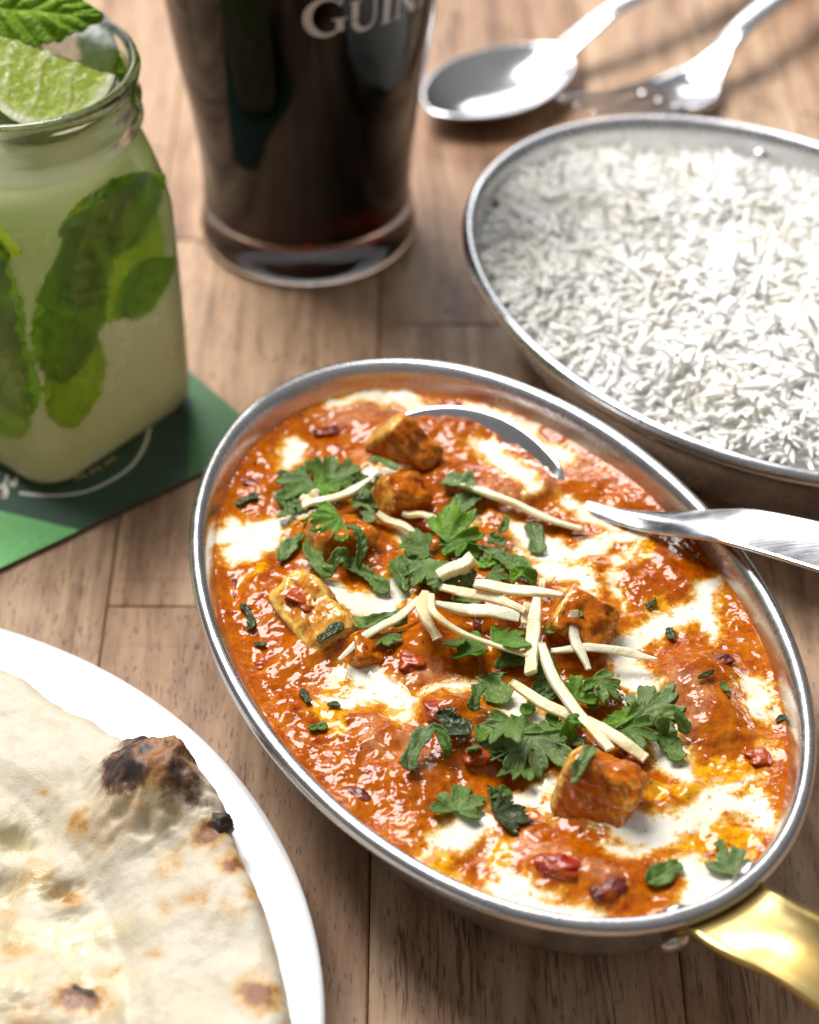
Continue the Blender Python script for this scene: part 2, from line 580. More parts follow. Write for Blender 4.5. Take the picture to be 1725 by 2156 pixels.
# ---------------------------------------------------------------- table
table = empty('tabletop', (0, 480, -30), kind='structure')
trng = random.Random(3)
PW = 65.0
base_v = []
x0t, x1t, y0t, y1t = -420, 420, 100, 1000
bv = [(x0t, y0t, -30), (x1t, y0t, -30), (x1t, y1t, -30), (x0t, y1t, -30), (x0t, y0t, -3), (x1t, y0t, -3), (x1t, y1t, -3), (x0t, y1t, -3)]
mesh('glue_bed', bv, [(0, 3, 2, 1), (4, 5, 6, 7), (0, 1, 5, 4), (1, 2, 6, 5), (2, 3, 7, 6), (3, 0, 4, 7)], mat_plain('dark_joint', (0.02, 0.012, 0.008), 0.9).m, table, smooth=False)


def plank(xa, xb, ya, yb):
    g = 0.13
    xa, xb, ya, yb = xa + g, xb - g, ya + g, yb - g
    b = 0.45
    z1 = trng.uniform(-0.10, 0.0)
    V, Fc = [], []
    for (i, z) in ((0, -12), (0, z1 - b), (b, z1)):
        V += [(xa + i, ya + i, z), (xb - i, ya + i, z), (xb - i, yb - i, z), (xa + i, yb - i, z)]
    for k in (0, 4):
        for j in range(4):
            Fc.append((k + j, k + (j + 1) % 4, k + 4 + (j + 1) % 4, k + 4 + j))
    Fc.append((8, 9, 10, 11))
    mesh('plank', V, Fc, WOOD, table, smooth=False)


jx = [-8.5 + PW * k for k in range(-6, 8)]
ends = {-139: [372, 640], -74: [432, 590, 815], -9: [352, 548, 770], 56: [300, 585, 800], 121: [430, 660]}
for xa in jx[:-1]:
    xb = xa + PW
    key = min(ends, key=lambda k: abs(k - xa))
    cuts = ends[key] if abs(key - xa) < 10 else [trng.uniform(230, 400), trng.uniform(480, 640), trng.uniform(720, 860)]
    ys = [y0t] + list(cuts) + [y1t]
    for ya, yb in zip(ys[:-1], ys[1:]):
        plank(xa, xb, ya, yb)


# ---------------------------------------------------------------- generic builders
def oval_dish(root, c, a, b, ang, prof, n=160, name='dish_body', mat=STEEL):
    """closed shell: profile of (inset, z) swept round an ellipse"""
    t = np.linspace(0, 2 * np.pi, n, endpoint=False)
    ca, sa = math.cos(ang), math.sin(ang)
    V = []
    for (o, z) in prof:
        x, y = (a - o) * np.cos(t), (b - o) * np.sin(t)
        V.append(np.stack([c[0] + x * ca - y * sa, c[1] + x * sa + y * ca, np.full(n, z)], 1))
    V = np.concatenate(V)
    k = len(prof)
    Fc = grid_faces(k, n, wrap=True).tolist()
    V = np.concatenate([V, [[c[0], c[1], prof[0][1]], [c[0], c[1], prof[-1][1]]]])
    for j in range(n):
        Fc.append((k * n, (j + 1) % n, j))
        Fc.append((k * n + 1, (k - 1) * n + j, (k - 1) * n + (j + 1) % n))
    return mesh(name, V, Fc, mat, root)


def lathe(c, prof, n=96):
    t = np.linspace(0, 2 * np.pi, n, endpoint=False)
    V = np.concatenate([np.stack([c[0] + r * np.cos(t), c[1] + r * np.sin(t), np.full(n, z)], 1) for r, z in prof])
    return V, grid_faces(len(prof), n, wrap=True)


def smooth_prof(pts, n=6):
    """Catmull-Rom through the points"""
    P = [np.array(p, float) for p in pts]
    P = [2 * P[0] - P[1]] + P + [2 * P[-1] - P[-2]]
    out = []
    for i in range(1, len(P) - 2):
        for t in np.linspace(0, 1, n, endpoint=False):
            p0, p1, p2, p3 = P[i - 1:i + 3]
            out.append(0.5 * (2 * p1 + (p2 - p0) * t + (2 * p0 - 5 * p1 + 4 * p2 - p3) * t * t + (3 * p1 - p0 - 3 * p2 + p3) * t ** 3))
    out.append(P[-2])
    return out


RIM = [(44, 3.0), (36, 2.2), (28, 3.6), (20, 9.0), (13, 17.5), (8.6, 25), (6.3, 30), (5.0, 34), (4.3, 35.8), (3.6, 37.0), (2.7, 37.8), (1.7, 38.0), (0.75, 37.5), (0.15, 36.4), (0.2, 35.1), (0.9, 34.2), (2.4, 33.2), (4.6, 29), (7.4, 23.5), (12.0, 15.5), (19, 7.0), (27, 1.4), (34, 0.0), (44, 0.0)]

# ---------------------------------------------------------------- curry dish
DC, DA, DB, DANG = np.array([17.5, 391.5]), 96.0, 61.5, math.radians(-66.8)
curry_dish = empty('oval_dish', (DC[0], DC[1], 0), 'oval steel dish with brass handle, filled with orange curry', 'dish', 'oval steel serving dishes')
oval_dish(curry_dish, DC, DA, DB, DANG, RIM)


def rivet(root, p, nrm, r, h, name='rivet', base=None):
    n = Vector(nrm).normalized()
    q = n.to_track_quat('Z', 'Y').to_matrix()
    V = []
    for i in range(6):
        th = i / 5 * math.pi / 2
        for j in range(20):
            f = 2 * math.pi * j / 20
            v = q @ Vector((r * math.cos(th) * math.cos(f), r * math.cos(th) * math.sin(f), h * math.sin(th)))
            V.append((p[0] + v.x, p[1] + v.y, p[2] + v.z))
    Fc = grid_faces(6, 20, wrap=True)
    return mesh(name, V, Fc, STEEL, root, base)


def dish_pt(t, o, z):
    x, y = (DA - o) * math.cos(t), (DB - o) * math.sin(t)
    ca, sa = math.cos(DANG), math.sin(DANG)
    return np.array([DC[0] + x * ca - y * sa, DC[1] + x * sa + y * ca, z])


def dish_nrm(t):
    x, y = math.cos(t) / DA, math.sin(t) / DB
    ca, sa = math.cos(DANG), math.sin(DANG)
    v = np.array([x * ca - y * sa, x * sa + y * ca, 0])
    return v / np.linalg.norm(v)


# brass strap handle: arched strap riveted to the outside wall near the end of the long axis
TH = 0.135
hp = dish_pt(TH, 0, 0)
hn = dish_nrm(TH)
hn = hn * math.cos(0.25) + np.array([-hn[1], hn[0], 0]) * math.sin(0.25)
ht = np.array([-hn[1], hn[0], 0])
path = [(-6.9, 22.5), (-4.6, 27.5), (-2.9, 31), (-0.9, 33.2), (3, 34.9), (9, 36.2), (20, 36.6), (34, 34.5), (55, 30), (90, 24)]
hw = [11.0, 11.0, 10.6, 10.0, 9.6, 9.4, 9.3, 9.0, 8.6, 8.4]
pp = smooth_prof([(u, z, w) for (u, z), w in zip(path, hw)], 6)
NU = 15
V = []
for (u, z, w) in pp:
    k = min(1.0, max(0.0, (u - 1) / 12))
    for j in range(NU):
        s = -1 + 2 * j / (NU - 1)
        arch = (1 - s * s) * 2.6 * k + max(0, abs(s) - 0.82) / 0.18 * 1.3 * k
        wall = -0.055 * (w * s) ** 2 * (1 - k) * 0.35
        q = hp + hn * (u + wall) + ht * (w * s)
        q = q * k + dish_pt(TH + w * s / 62.0, -u, 0) * (1 - k)
        V.append((q[0], q[1], z + arch - 2.2 * k))
brass_handle = mesh('handle', V, grid_faces(len(pp), NU), BRASS, curry_dish)
mod_solid(brass_handle, 1.6)
for dt in (-0.17, 0.15):
    nr = dish_nrm(TH + dt)
    rivet(brass_handle, dish_pt(TH + dt, 5.4, 26.5) + nr * 1.7, nr + np.array([0, 0, -0.35]), 3.1, 1.9, base=BASE[curry_dish.name])
    rivet(curry_dish, dish_pt(TH + dt, 5.3, 33.2), -nr + np.array([0, 0, 0.35]), 3.5, 1.6)

# ---------------------------------------------------------------- the curry itself
Z0 = 31.0


def spx(px, py, r, z=33.0):
    p = at(px, py, z)
    return (p[0], p[1], r / 9.6 * 1.38)


def strokes(lst, z=33.0):
    segs = []
    for s in lst:
        q = [spx(*p, z=z) for p in s]
        if len(q) == 1:
            q = q * 2
        segs += list(zip(q[:-1], q[1:]))
    return segs


CREAM = strokes([
    [(715, 835, 12), (780, 822, 16), (850, 826, 18), (885, 838, 16)],
    [(612, 918, 12), (608, 950, 24), (588, 972, 13)],
    [(472, 1118, 20), (530, 1110, 30), (600, 1090, 18), (645, 1078, 12)], [(500, 1145, 28), (560, 1132, 20)], [(485, 1085, 12), (520, 1120, 20)],
    [(680, 1222, 12), (735, 1255, 22), (800, 1268, 28), (838, 1245, 22), (833, 1212, 10)],
    [(985, 848, 12), (1030, 868, 18), (1100, 900, 18), (1150, 935, 24), (1180, 958, 16)],
    [(1010, 935, 14), (1055, 968, 24), (1098, 1000, 22), (1118, 1030, 10)],
    [(1330, 1118, 18), (1285, 1122, 16), (1250, 1142, 20), (1200, 1160, 18), (1160, 1150, 26), (1120, 1128, 28), (1090, 1098, 20)],
    [(1190, 1050, 8), (1240, 1080, 12), (1290, 1100, 14)],
    [(1160, 1190, 18), (1215, 1198, 20), (1250, 1225, 14), (1215, 1245, 14)], [(1290, 1205, 6), (1312, 1245, 7), (1322, 1275, 6)], [(1335, 1140, 6), (1300, 1175, 5)],
    [(1503, 1212, 12), (1480, 1258, 24), (1512, 1320, 8)], [(1480, 1262, 24), (1430, 1290, 24), (1390, 1302, 24), (1345, 1325, 24), (1312, 1365, 24), (1330, 1408, 32), (1345, 1435, 26), (1352, 1468, 14)],
    [(1590, 1440, 22), (1615, 1470, 18), (1595, 1490, 14)], [(1608, 1560, 10), (1622, 1582, 8)],
    [(1398, 1545, 22), (1430, 1590, 26), (1450, 1618, 18)],
    [(1268, 1712, 18), (1330, 1738, 28), (1400, 1728, 22), (1480, 1692, 20), (1530, 1668, 20), (1600, 1690, 18), (1622, 1722, 14)], [(1480, 1690, 14), (1500, 1648, 14), (1590, 1625, 12)],
    [(1530, 1795, 20), (1505, 1845, 26), (1465, 1885, 22)], [(1440, 1795, 14), (1470, 1840, 20)],
    [(1400, 1745, 18), (1350, 1772, 14), (1290, 1792, 10)],
    [(1035, 1868, 22), (1080, 1898, 34), (1150, 1925, 30), (1225, 1935, 26)], [(1058, 1825, 16), (1100, 1862, 16), (1160, 1880, 8)],
    [(905, 1785, 14), (955, 1752, 22), (1000, 1720, 28), (970, 1700, 14)], [(1060, 1692, 16), (1130, 1662, 18), (1170, 1640, 14)],
    [(712, 1412, 10), (760, 1412, 20), (812, 1448, 18), (850, 1478, 18), (862, 1515, 12)], [(812, 1450, 16), (740, 1470, 16), (690, 1458, 10)],
    [(880, 1448, 7), (940, 1436, 8), (1000, 1430, 14), (1060, 1450, 22), (1110, 1490, 24), (1165, 1525, 20)],
    [(770, 1000, 14), (810, 1008, 16), (850, 992, 12)], [(850, 1105, 14), (875, 1160, 14), (868, 1205, 14), (835, 1225, 14)],
    [(1195, 1245, 10), (1240, 1255, 12)], [(960, 1060, 10), (1000, 1080, 10)],
    [(1175, 1650, 7), (1165, 1690, 8)],
])
MILK_SHEEN = strokes([
    [(700, 870, 20), (760, 880, 18)], [(730, 850, 20), (820, 850, 14)],
    [(1150, 1000, 30), (1200, 970, 24), (1250, 960, 26), (1300, 1000, 18)],  # upper right: pinkish sheen of light, painted into the sauce colour
    [(770, 960, 20), (800, 930, 14)],
    [(860, 1400, 14), (920, 1420, 18)], [(1430, 1530, 18), (1480, 1485, 14), (1430, 1480, 14)], [(1400, 1440, 14), (1460, 1450, 16)],
    [(880, 1620, 16), (870, 1560, 12)], [(780, 1520, 8), (790, 1570, 10)],
    [(1270, 1680, 20), (1320, 1700, 14)], [(1040, 1790, 20), (1100, 1780, 18), (1180, 1790, 10)], [(1230, 1830, 12), (1280, 1850, 10)],
    [(1000, 1020, 18), (1080, 1040, 16)], [(1240, 1330, 16)], [(640, 1270, 14), (700, 1330, 18), (770, 1360, 10)], [(650, 1190, 20), (690, 1200, 16)],
])
OIL = strokes([
    [(838, 1486, 12)], [(870, 1486, 7)], [(1440, 1752, 20), (1475, 1765, 22)], [(1530, 1742, 24), (1568, 1752, 22), (1590, 1790, 14)],
    [(1500, 1600, 26), (1560, 1605, 24)], [(1450, 1660, 16), (1500, 1640, 10)], [(985, 1862, 24), (1015, 1885, 12)], [(925, 1795, 20), (945, 1830, 20)],
    [(690, 1480, 16), (725, 1530, 12)], [(715, 1430, 14)], [(1360, 1148, 12), (1345, 1170, 8)], [(540, 1190, 14), (510, 1205, 12)], [(1200, 1000, 8)],
    [(1605, 1650, 12)], [(1060, 1770, 8), (1040, 1800, 12)], [(1300, 1640, 12), (1380, 1660, 20)], [(1400, 1270, 14)], [(1580, 1780, 16)],
])
# (px, py, radius mm x, y, height mm): lumps of paneer and vegetable under the sauce
LUMPS = [(845, 985, 11, 9, 4.5), (850, 1060, 8, 8, 3), (690, 1140, 10, 9, 4), (660, 1310, 9, 11, 4), (740, 1380, 8, 7, 2.5), (880, 1390, 7.5, 7, 4.5), (960, 1395, 6, 6, 3.0), (1215, 1345, 9, 9, 4),
         (1060, 1300, 16, 18, 3.0), (950, 1535, 8.5, 9, 4.5), (1000, 1610, 8, 6, 3), (1255, 1740, 11, 9, 3), (1480, 1450, 9, 9, 4.5), (1510, 1540, 8, 9, 4), (1440, 1490, 7, 8, 2.6),
         (1190, 1850, 11, 8, 3.6), (1290, 1890, 9, 7, 2.6), (800, 1570, 5, 8, 2.2), (870, 1660, 6, 10, 2.8), (800, 1010, 12, 9, 1.5), (1400, 1190, 14, 12, 1.4), (760, 900, 10, 7, 1.4), (1100, 1560, 13, 12, 1.6), (1420, 1900, 6, 5, 1.5), (1250, 1220, 7, 7, 1.5), (1120, 1040, 8, 6, 0.9)]
LW = [(at(px, py - h * 5, 31)[:2], rx, ry, h) for px, py, rx, ry, h in LUMPS]


SP_TIP = at(822, 872, 35)
SP_CRS = at(1530, 1094, 43.0)
SP_D = (SP_CRS - SP_TIP)[:2]
SP_L = float(np.hypot(*SP_D))
SP_D = SP_D / SP_L


def sauce_h(x, y, detail=True):
    x = np.asarray(x, float)
    y = np.asarray(y, float)
    h = np.full(np.shape(x), Z0)
    for (c, rx, ry, a) in LW:
        q = ((x - c[0]) / rx) ** 2 + ((y - c[1]) / ry) ** 2
        h = h + a * np.exp(-q * 1.5)
    u_ = (x - SP_TIP[0]) * SP_D[0] + (y - SP_TIP[1]) * SP_D[1] - 23.5
    v_ = -(x - SP_TIP[0]) * SP_D[1] + (y - SP_TIP[1]) * SP_D[0]
    q_ = np.sqrt((u_ / 23.0) ** 2 + ((v_ + 1.5) / 13.0) ** 2)
    h = h + (np.maximum(h, 33.2) - h) * sstep(1.02, 0.86, q_)
    if detail:
        cm = capsules(x, y, CREAM)
        k = 0.3 + 0.7 * sstep(-0.5, 2.0, cm)
        h = h + k * (2.0 * fbm(x / 11, y / 11, 2, 5) + 0.9 * fbm(x / 5.0, y / 5.0, 2, 11) + 0.42 * fbm(x / 1.9, y / 1.9, 2, 23))
    return h


def on_sauce(px, py, lift=0.0):
    z = 33.0
    for _ in range(6):
        p = at(px, py, z)
        z = float(sauce_h(p[0], p[1])) + lift
    return at(px, py, z)


def drape(V, gap=0.3):
    """lift the parts of a leaf that would sink below the sauce"""
    V = np.array(V, float)
    h = sauce_h(V[:, 0], V[:, 1]) + gap
    d = V[:, 2] - h
    V[:, 2] = h + np.where(d > 0.6, d, 0.6 * np.exp(np.clip((d - 0.6) / 1.2, -6, 0)))
    return V


gs = 0.5
gx = np.arange(DC[0] - 72, DC[0] + 72, gs)
gy = np.arange(DC[1] - 96, DC[1] + 96, gs)
GX, GY = np.meshgrid(gx, gy)
ca, sa = math.cos(DANG), math.sin(DANG)
lx = (GX - DC[0]) * ca + (GY - DC[1]) * sa
ly = -(GX - DC[0]) * sa + (GY - DC[1]) * ca
rho = np.sqrt((lx / (DA - 5.9)) ** 2 + (ly / (DB - 5.9)) ** 2)
GZ = sauce_h(GX, GY) + 0.9 * sstep(0.965, 1.0, rho)
edge = sstep(1.0, 0.93, rho)
GZ = Z0 + 0.4 + (GZ - Z0 - 0.4) * (0.35 + 0.65 * edge)
keep = rho < 1.012
idx = -np.ones(GX.shape, int)
idx[keep] = np.arange(keep.sum())
q = np.stack([idx[:-1, :-1], idx[:-1, 1:], idx[1:, 1:], idx[1:, :-1]], -1).reshape(-1, 4)
q = q[(q >= 0).all(1)]
SX, SY, SZ = GX[keep], GY[keep], GZ[keep]
WX = SX + 2.6 * fbm(SX / 10, SY / 10, 2, 131) + 1.5 * fbm(SX / 3.4, SY / 3.4, 3, 137)
WY = SY + 2.6 * fbm(SX / 10 + 9, SY / 10, 2, 141) + 1.5 * fbm(SX / 3.4 + 7, SY / 3.4, 3, 147)
curry = mesh('curry_sauce', np.stack([SX, SY, SZ], 1), q, SAUCE_M, None, (DC[0], DC[1], Z0), attrs={
    'cream': capsules(WX, WY, CREAM), 'milk_sheen': capsules(WX, WY, MILK_SHEEN), 'oil': capsules(WX, WY, OIL)})
tag(curry, 'thick orange masala sauce marbled with white cream, filling the handled dish', 'curry')


def paneer(px, py, dims, rot, bare, label, lift=1.0, seed=0, cat='paneer', grp='paneer cubes in the curry', side=0.45):
    """rounded, lumpy block of cheese under sauce; px,py is the middle of the block"""
    c = on_sauce(px, py, lift - 1.5)
    n = 14
    bm = bmesh.new()
    bmesh.ops.create_cube(bm, size=2.0)
    bmesh.ops.subdivide_edges(bm, edges=bm.edges[:], cuts=n, use_grid_fill=True)
    R = Matrix.Rotation(rot[2], 3, 'Z') @ Matrix.Rotation(rot[0], 3, 'X') @ Matrix.Rotation(rot[1], 3, 'Y')
    V, bs = [], []
    for v in bm.verts:
        p = np.array(v.co)
        l8 = (abs(p) ** 5.5).sum() ** (1 / 5.5)
        p = p / l8
        s = np.array(dims) / 2 * p
        k = seed * 3.7
        d = float(fbm(s[0] / 3.1 + s[2] / 4 + k, s[1] / 3.1 - s[2] / 3.7 + k, 3, seed))
        s = s * (1 + 0.13 * d) + np.array([0.8, -0.7, 0.9]) * d
        w = R @ Vector(s)
        V.append((c[0] + w.x, c[1] + w.y, c[2] + w.z))
        nz = (R @ Vector(p)).z
        bs.append(bare + 0.25 * max(0, 1.2 - abs(p).max() * 0.2 - nz) * 0.4 + (0.30 if sorted(abs(p))[1] > 0.80 else 0.0) + side * float(sstep(-0.6, -0.95, p[0])))
    Fc = [[v.index for v in f.verts] for f in bm.faces]
    bm.free()
    o = mesh('paneer_cube', V, Fc, PANEER, None, c, attrs={'bare': bs})
    return tag(o, label, cat, grp)


def R3(a, b, c):
    return (math.radians(a), math.radians(b), math.radians(c))


paneer(848, 945, (15, 9, 14), R3(10, 42, -30), 0.05, 'pointed paneer wedge standing up in front of the sunken spoon bowl', 2.2, 1)
paneer(842, 1045, (12, 9, 9), R3(20, 20, 25), -0.1, 'small orange paneer cube just below the pointed paneer wedge', 0.8, 2)
paneer(712, 1140, (14, 12, 10), R3(-8, 14, 20), -0.15, 'paneer cube under the curled bright leaf left of centre', 0.5, 3)
paneer(662, 1300, (12, 23, 8), R3(4, -24, 33), 0.42, 'long pale paneer slab near the left side of the curry', 0.6, 4)
paneer(770, 1378, (9, 8, 8), R3(15, 30, 12), -0.25, 'small smooth orange paneer corner beside the long pale slab', 0.2, 5)
paneer(1225, 1315, (14, 12, 11), R3(18, 24, -28), 0.0, 'orange paneer cube right of the ginger pile, under a short upright ginger strip', 1.2, 6)
paneer(1258, 1668, (16.5, 11, 14.5), R3(-24, 8, -22), 0.02, 'large orange paneer cube lower right of centre with a pale herb ribbon across it', 2.4, 7)


def chunk(name, px, py, dims, rotz, mat, label, cat, grp, lift=0.6, seed=0):
    c = on_sauce(px, py, lift * 0.6 - 0.9)
    bm = bmesh.new()
    bmesh.ops.create_icosphere(bm, subdivisions=4, radius=1.0)
    V = []
    R = Matrix.Rotation(math.radians(rotz), 3, 'Z')
    for v in bm.verts:
        p = np.array(v.co)
        p = p / (abs(p) ** 3.2).sum() ** (1 / 3.2)
        d = float(fbm(p[0] * 1.5 + seed, p[1] * 1.5 + p[2] * 1.3, 3, seed))
        s = p * np.array(dims) * np.array([0.42, 0.46, 0.32]) * (1 + 0.5 * d)
        w = R @ Vector(s)
        V.append((c[0] + w.x, c[1] + w.y, c[2] + w.z))
    Fc = [[v.index for v in f.verts] for f in bm.faces]
    bm.free()
    return tag(mesh(name, V, Fc, mat, None, c), label, cat, grp)


GV = 'vegetable pieces in the curry'
chunk('pepper_piece', 1172, 1822, (11, 6, 4), -15, PEPPER, 'largest glossy red pepper piece, near the front of the dish', 'pepper', GV, 1.0, 1)
chunk('pepper_piece', 917, 1500, (5, 8, 4), 20, PEPPER, 'red pepper piece left of the dark herb ribbon, lower centre', 'pepper', GV, 1.2, 2)
chunk('pepper_piece', 1332, 1594, (7, 5, 4), 10, PEPPER, 'red pepper piece under the tip of the longest ginger strip', 'pepper', GV, 1.4, 3)
chunk('tomato_piece', 1000, 1588, (6, 6, 4), 10, TOMATO, 'orange red tomato lump left of the large fan leaf', 'tomato', GV, 1.0, 4)
chunk('tomato_piece', 1597, 1597, (6, 6, 4), 30, TOMATO, 'small orange tomato cube beside the right rim', 'tomato', GV, 0.9, 5)
chunk('tomato_piece', 868, 1392, (6.5, 6, 4), 0, TOMATO, 'red tomato lump on the rounded chunk left of centre', 'tomato', GV, 1.0, 6)
chunk('tomato_piece', 568, 1395, (7, 4, 2.5), 15, TOMATO, 'flat reddish tomato flake near the left wall', 'tomato', GV, 0.5, 7)
chunk('tomato_piece', 640, 1262, (9, 6, 4), -40, TOMATO, 'red brown tomato piece on top of the long pale paneer slab', 'tomato', GV, 5.2, 17)
chunk('onion_piece', 690, 912, (8, 4.5, 4), 12, ONION, 'dark red onion piece near the back left of the curry', 'onion', GV, 0.8, 8)
chunk('onion_piece', 1283, 1872, (9, 4, 3.5), 20, ONION, 'dark glossy onion piece close to the front rivet', 'onion', GV, 1.0, 9)
chunk('onion_piece', 1520, 1393, (6, 3.5, 3), 10, ONION, 'dark red onion sliver on the ridge at the right', 'onion', GV, 1.0, 10)
chunk('onion_piece', 757, 1675, (7, 3, 2.5), -35, ONION, 'thin dark red onion sliver in the lower left sauce', 'onion', GV, 0.8, 11)
chunk('onion_piece', 1005, 1315, (1.8, 5, 3), 5, ONION, 'thin purple onion shred between the central ginger strips', 'onion', GV, 1.8, 12)
chunk('onion_piece', 1112, 942, (4, 3.5, 3), 0, ONION, 'small dark speck of onion right of the spoon bowl', 'onion', GV, 0.6, 13)
chunk('onion_piece', 494, 1228, (2.6, 9, 2.5), 12, ONION, 'black curved onion skin at the far left of the curry', 'onion', GV, 0.5, 14)
chunk('onion_piece', 540, 1020, (7, 4, 2.6), -20, ONION, 'dark browned onion flake left of the leaf cluster', 'onion', GV, 0.4, 15)


# ---------------------------------------------------------------- leaves
def leaf_fan(px, py, size, yaw, mat, label, tilt=(0, 0), lift=1.6, spread=200, lobes=5, curl=0.35, seed=0, name='coriander_leaf', cat='leaf', grp='chopped coriander leaves', stem=0.0):
    """fan of toothed lobes, cupped and waved; size = length in photo pixels, yaw in degrees on the table"""
    r_ = random.Random(seed * 77 + 5)
    R = size / 9.8 * 0.83
    na, nr = 85, 12
    th = np.radians(np.linspace(-spread / 2, spread / 2, na))
    u = np.linspace(0, lobes, na)
    lob = np.abs(np.sin(np.pi * u)) ** 0.42
    k = np.floor(np.clip(u, 0, lobes - 1e-6)).astype(int)
    lens = np.array([r_.uniform(0.8, 1.08) for _ in range(lobes)])
    mid = (lobes - 1) / 2
    lens *= np.array([1.0 - 0.16 * abs(i - mid) / max(mid, 1) for i in range(lobes)])
    teeth = 0.16 * np.abs(((u * 3.0) % 1) - 0.5) + 0.05 * np.sin(u * 11.3 + seed)
    notch = np.array([r_.uniform(0.30, 0.62) for _ in range(lobes)])
    Rad = R * lens[k] * ((1 - notch[k]) + notch[k] * lob - teeth)
    rr = np.linspace(0.0, 1, nr)
    T, Q = np.meshgrid(th, rr)
    X = Q * Rad[None, :] * np.cos(T) - R * 0.42
    Y = Q * Rad[None, :] * np.sin(T)
    ph, ph2 = r_.uniform(0, 6), r_.uniform(0, 6)
    cl = curl * r_.choice([1, 1, 0.3, -0.7])
    Z = cl * (Y ** 2) / R * 0.55 + curl * 0.8 * R * 0.22 * np.sin(X / R * 2.3 + ph) + 0.16 * R * curl * np.sin(Y / R * 3.5 + ph2) + 0.07 * R * np.cos(2 * np.pi * np.linspace(0, lobes, na))[None, :] * Q ** 2
    vein = np.exp(-((np.abs((u % 1) - 0.5)) / 0.05) ** 2)[None, :] * (1 - 0.5 * Q)
    vein = np.maximum(vein, 0.7 * np.exp(-((((Q * 5 + np.abs((u % 1) - 0.5)[None, :] * 3.2) % 1) - 0.5) / 0.10) ** 2) * (Q > 0.2))
    c = on_sauce(px, py, lift)
    M3 = Matrix.Rotation(math.radians(yaw), 3, 'Z') @ Matrix.Rotation(math.radians(tilt[0]), 3, 'Y') @ Matrix.Rotation(math.radians(tilt[1]), 3, 'X')
    L = np.stack([X.ravel(), Y.ravel(), Z.ravel()], 1)
    V = drape(L @ np.array(M3).T + c)
    o = mesh(name, V, grid_faces(nr, na), mat, None, c, attrs={'vein': vein.ravel()})
    mod_solid(o, 0.32)
    return tag(o, label, cat, grp)


def ribbon(pts, width, mat, label, lift=1.4, twist=40, teeth=0.18, seed=0, name='coriander_shred', cat='leaf', grp='chopped coriander leaves', arch=0.0, cup=0.35, wk=1.0):
    """shred of leaf: strip through photo points (px,py[,extra lift mm]) with toothed edges"""
    r_ = random.Random(seed * 31 + 9)
    P = []
    for p in pts:
        P.append(on_sauce(p[0], p[1], lift + (p[2] if len(p) > 2 else 0)))
    P = np.array(smooth_prof(P, 12))
    n = len(P)
    s = np.linspace(0, 1, n)
    P[:, 2] += arch * np.sin(np.pi * s)
    T = np.gradient(P, axis=0)
    T /= np.linalg.norm(T, axis=1)[:, None] + 1e-9
    w = width / 9.8 / 2 * 1.35 * wk
    nv = 9
    V, ve = [], []
    tw0 = math.radians(r_.uniform(-twist, twist))
    tw1 = math.radians(r_.uniform(-twist, twist))
    ph = r_.uniform(0, 6)
    for i in range(n):
        t = Vector(T[i])
        side = t.cross(Vector((0, 0, 1)))
        if side.length < 1e-4:
            side = Vector((1, 0, 0))
        side.normalize()
        rot = Matrix.Rotation(tw0 + (tw1 - tw0) * s[i], 3, t)
        side = rot @ side
        up = side.cross(t).normalized()
        e = 1 - 0.75 * max(0, abs(2 * s[i] - 1) - 0.8) / 0.2
        ww = w * e * (1 + 0.22 * math.sin(s[i] * 9 + ph) + teeth * (abs((s[i] * 7 + ph) % 1 - 0.5) * 2 - 0.5))
        for j in range(nv):
            a = -1 + 2 * j / (nv - 1)
            q = P[i] + np.array(side) * ww * a + np.array(up) * (cup * ww * (a * a - 0.4) + 0.12 * w * math.sin(a * 5 + s[i] * 14 + ph))
            V.append(q)
            ve.append(max(math.exp(-(a / 0.12) ** 2), 0.7 * math.exp(-((((s[i] * n / 5 + abs(a) * 0.8) % 1) - 0.5) / 0.1) ** 2)))
    V = drape(V)
    o = mesh(name, V, grid_faces(n, nv), mat, None, P[n // 2], attrs={'vein': ve})
    mod_solid(o, 0.32)
    return tag(o, label, cat, grp)


lf, rb = leaf_fan, ribbon
# upper left cluster
lf(622, 1020, 112, 200, CORI, 'large matte coriander leaf at the left end of the upper left leaf cluster', (8, 6), 1.6, 190, 4, 0.3, 1)
lf(712, 985, 98, 60, CORI, 'rounded dark coriander leaf at the back of the upper left cluster', (-6, 12), 1.6, 230, 4, 0.35, 2)
lf(692, 1018, 92, 10, CORI_BRIGHT, 'bright serrated coriander leaf lying on top of the upper left cluster', (-10, -8), 4.0, 170, 5, 0.45, 3)
rb([(600, 1068), (612, 1048), (630, 1030)], 46, CORI, 'leaf tip hanging down below the upper left cluster', 1.4, 15, seed=4)
lf(640, 1062, 60, 250, CORI_PALE, 'small pale leaf under the lower end of the upper left ginger strip', (0, 0), 1.5, 160, 3, 0.3, 46)
lf(772, 1060, 84, -20, CORI, 'rounded leaf right of the thin ginger strip in the upper left cluster', (6, -14), 2.0, 190, 4, 0.5, 5)
rb([(778, 968), (805, 970), (835, 988)], 16, CORI, 'thin dark shred on the side of the pointed paneer wedge', 3.4, 20, seed=6)
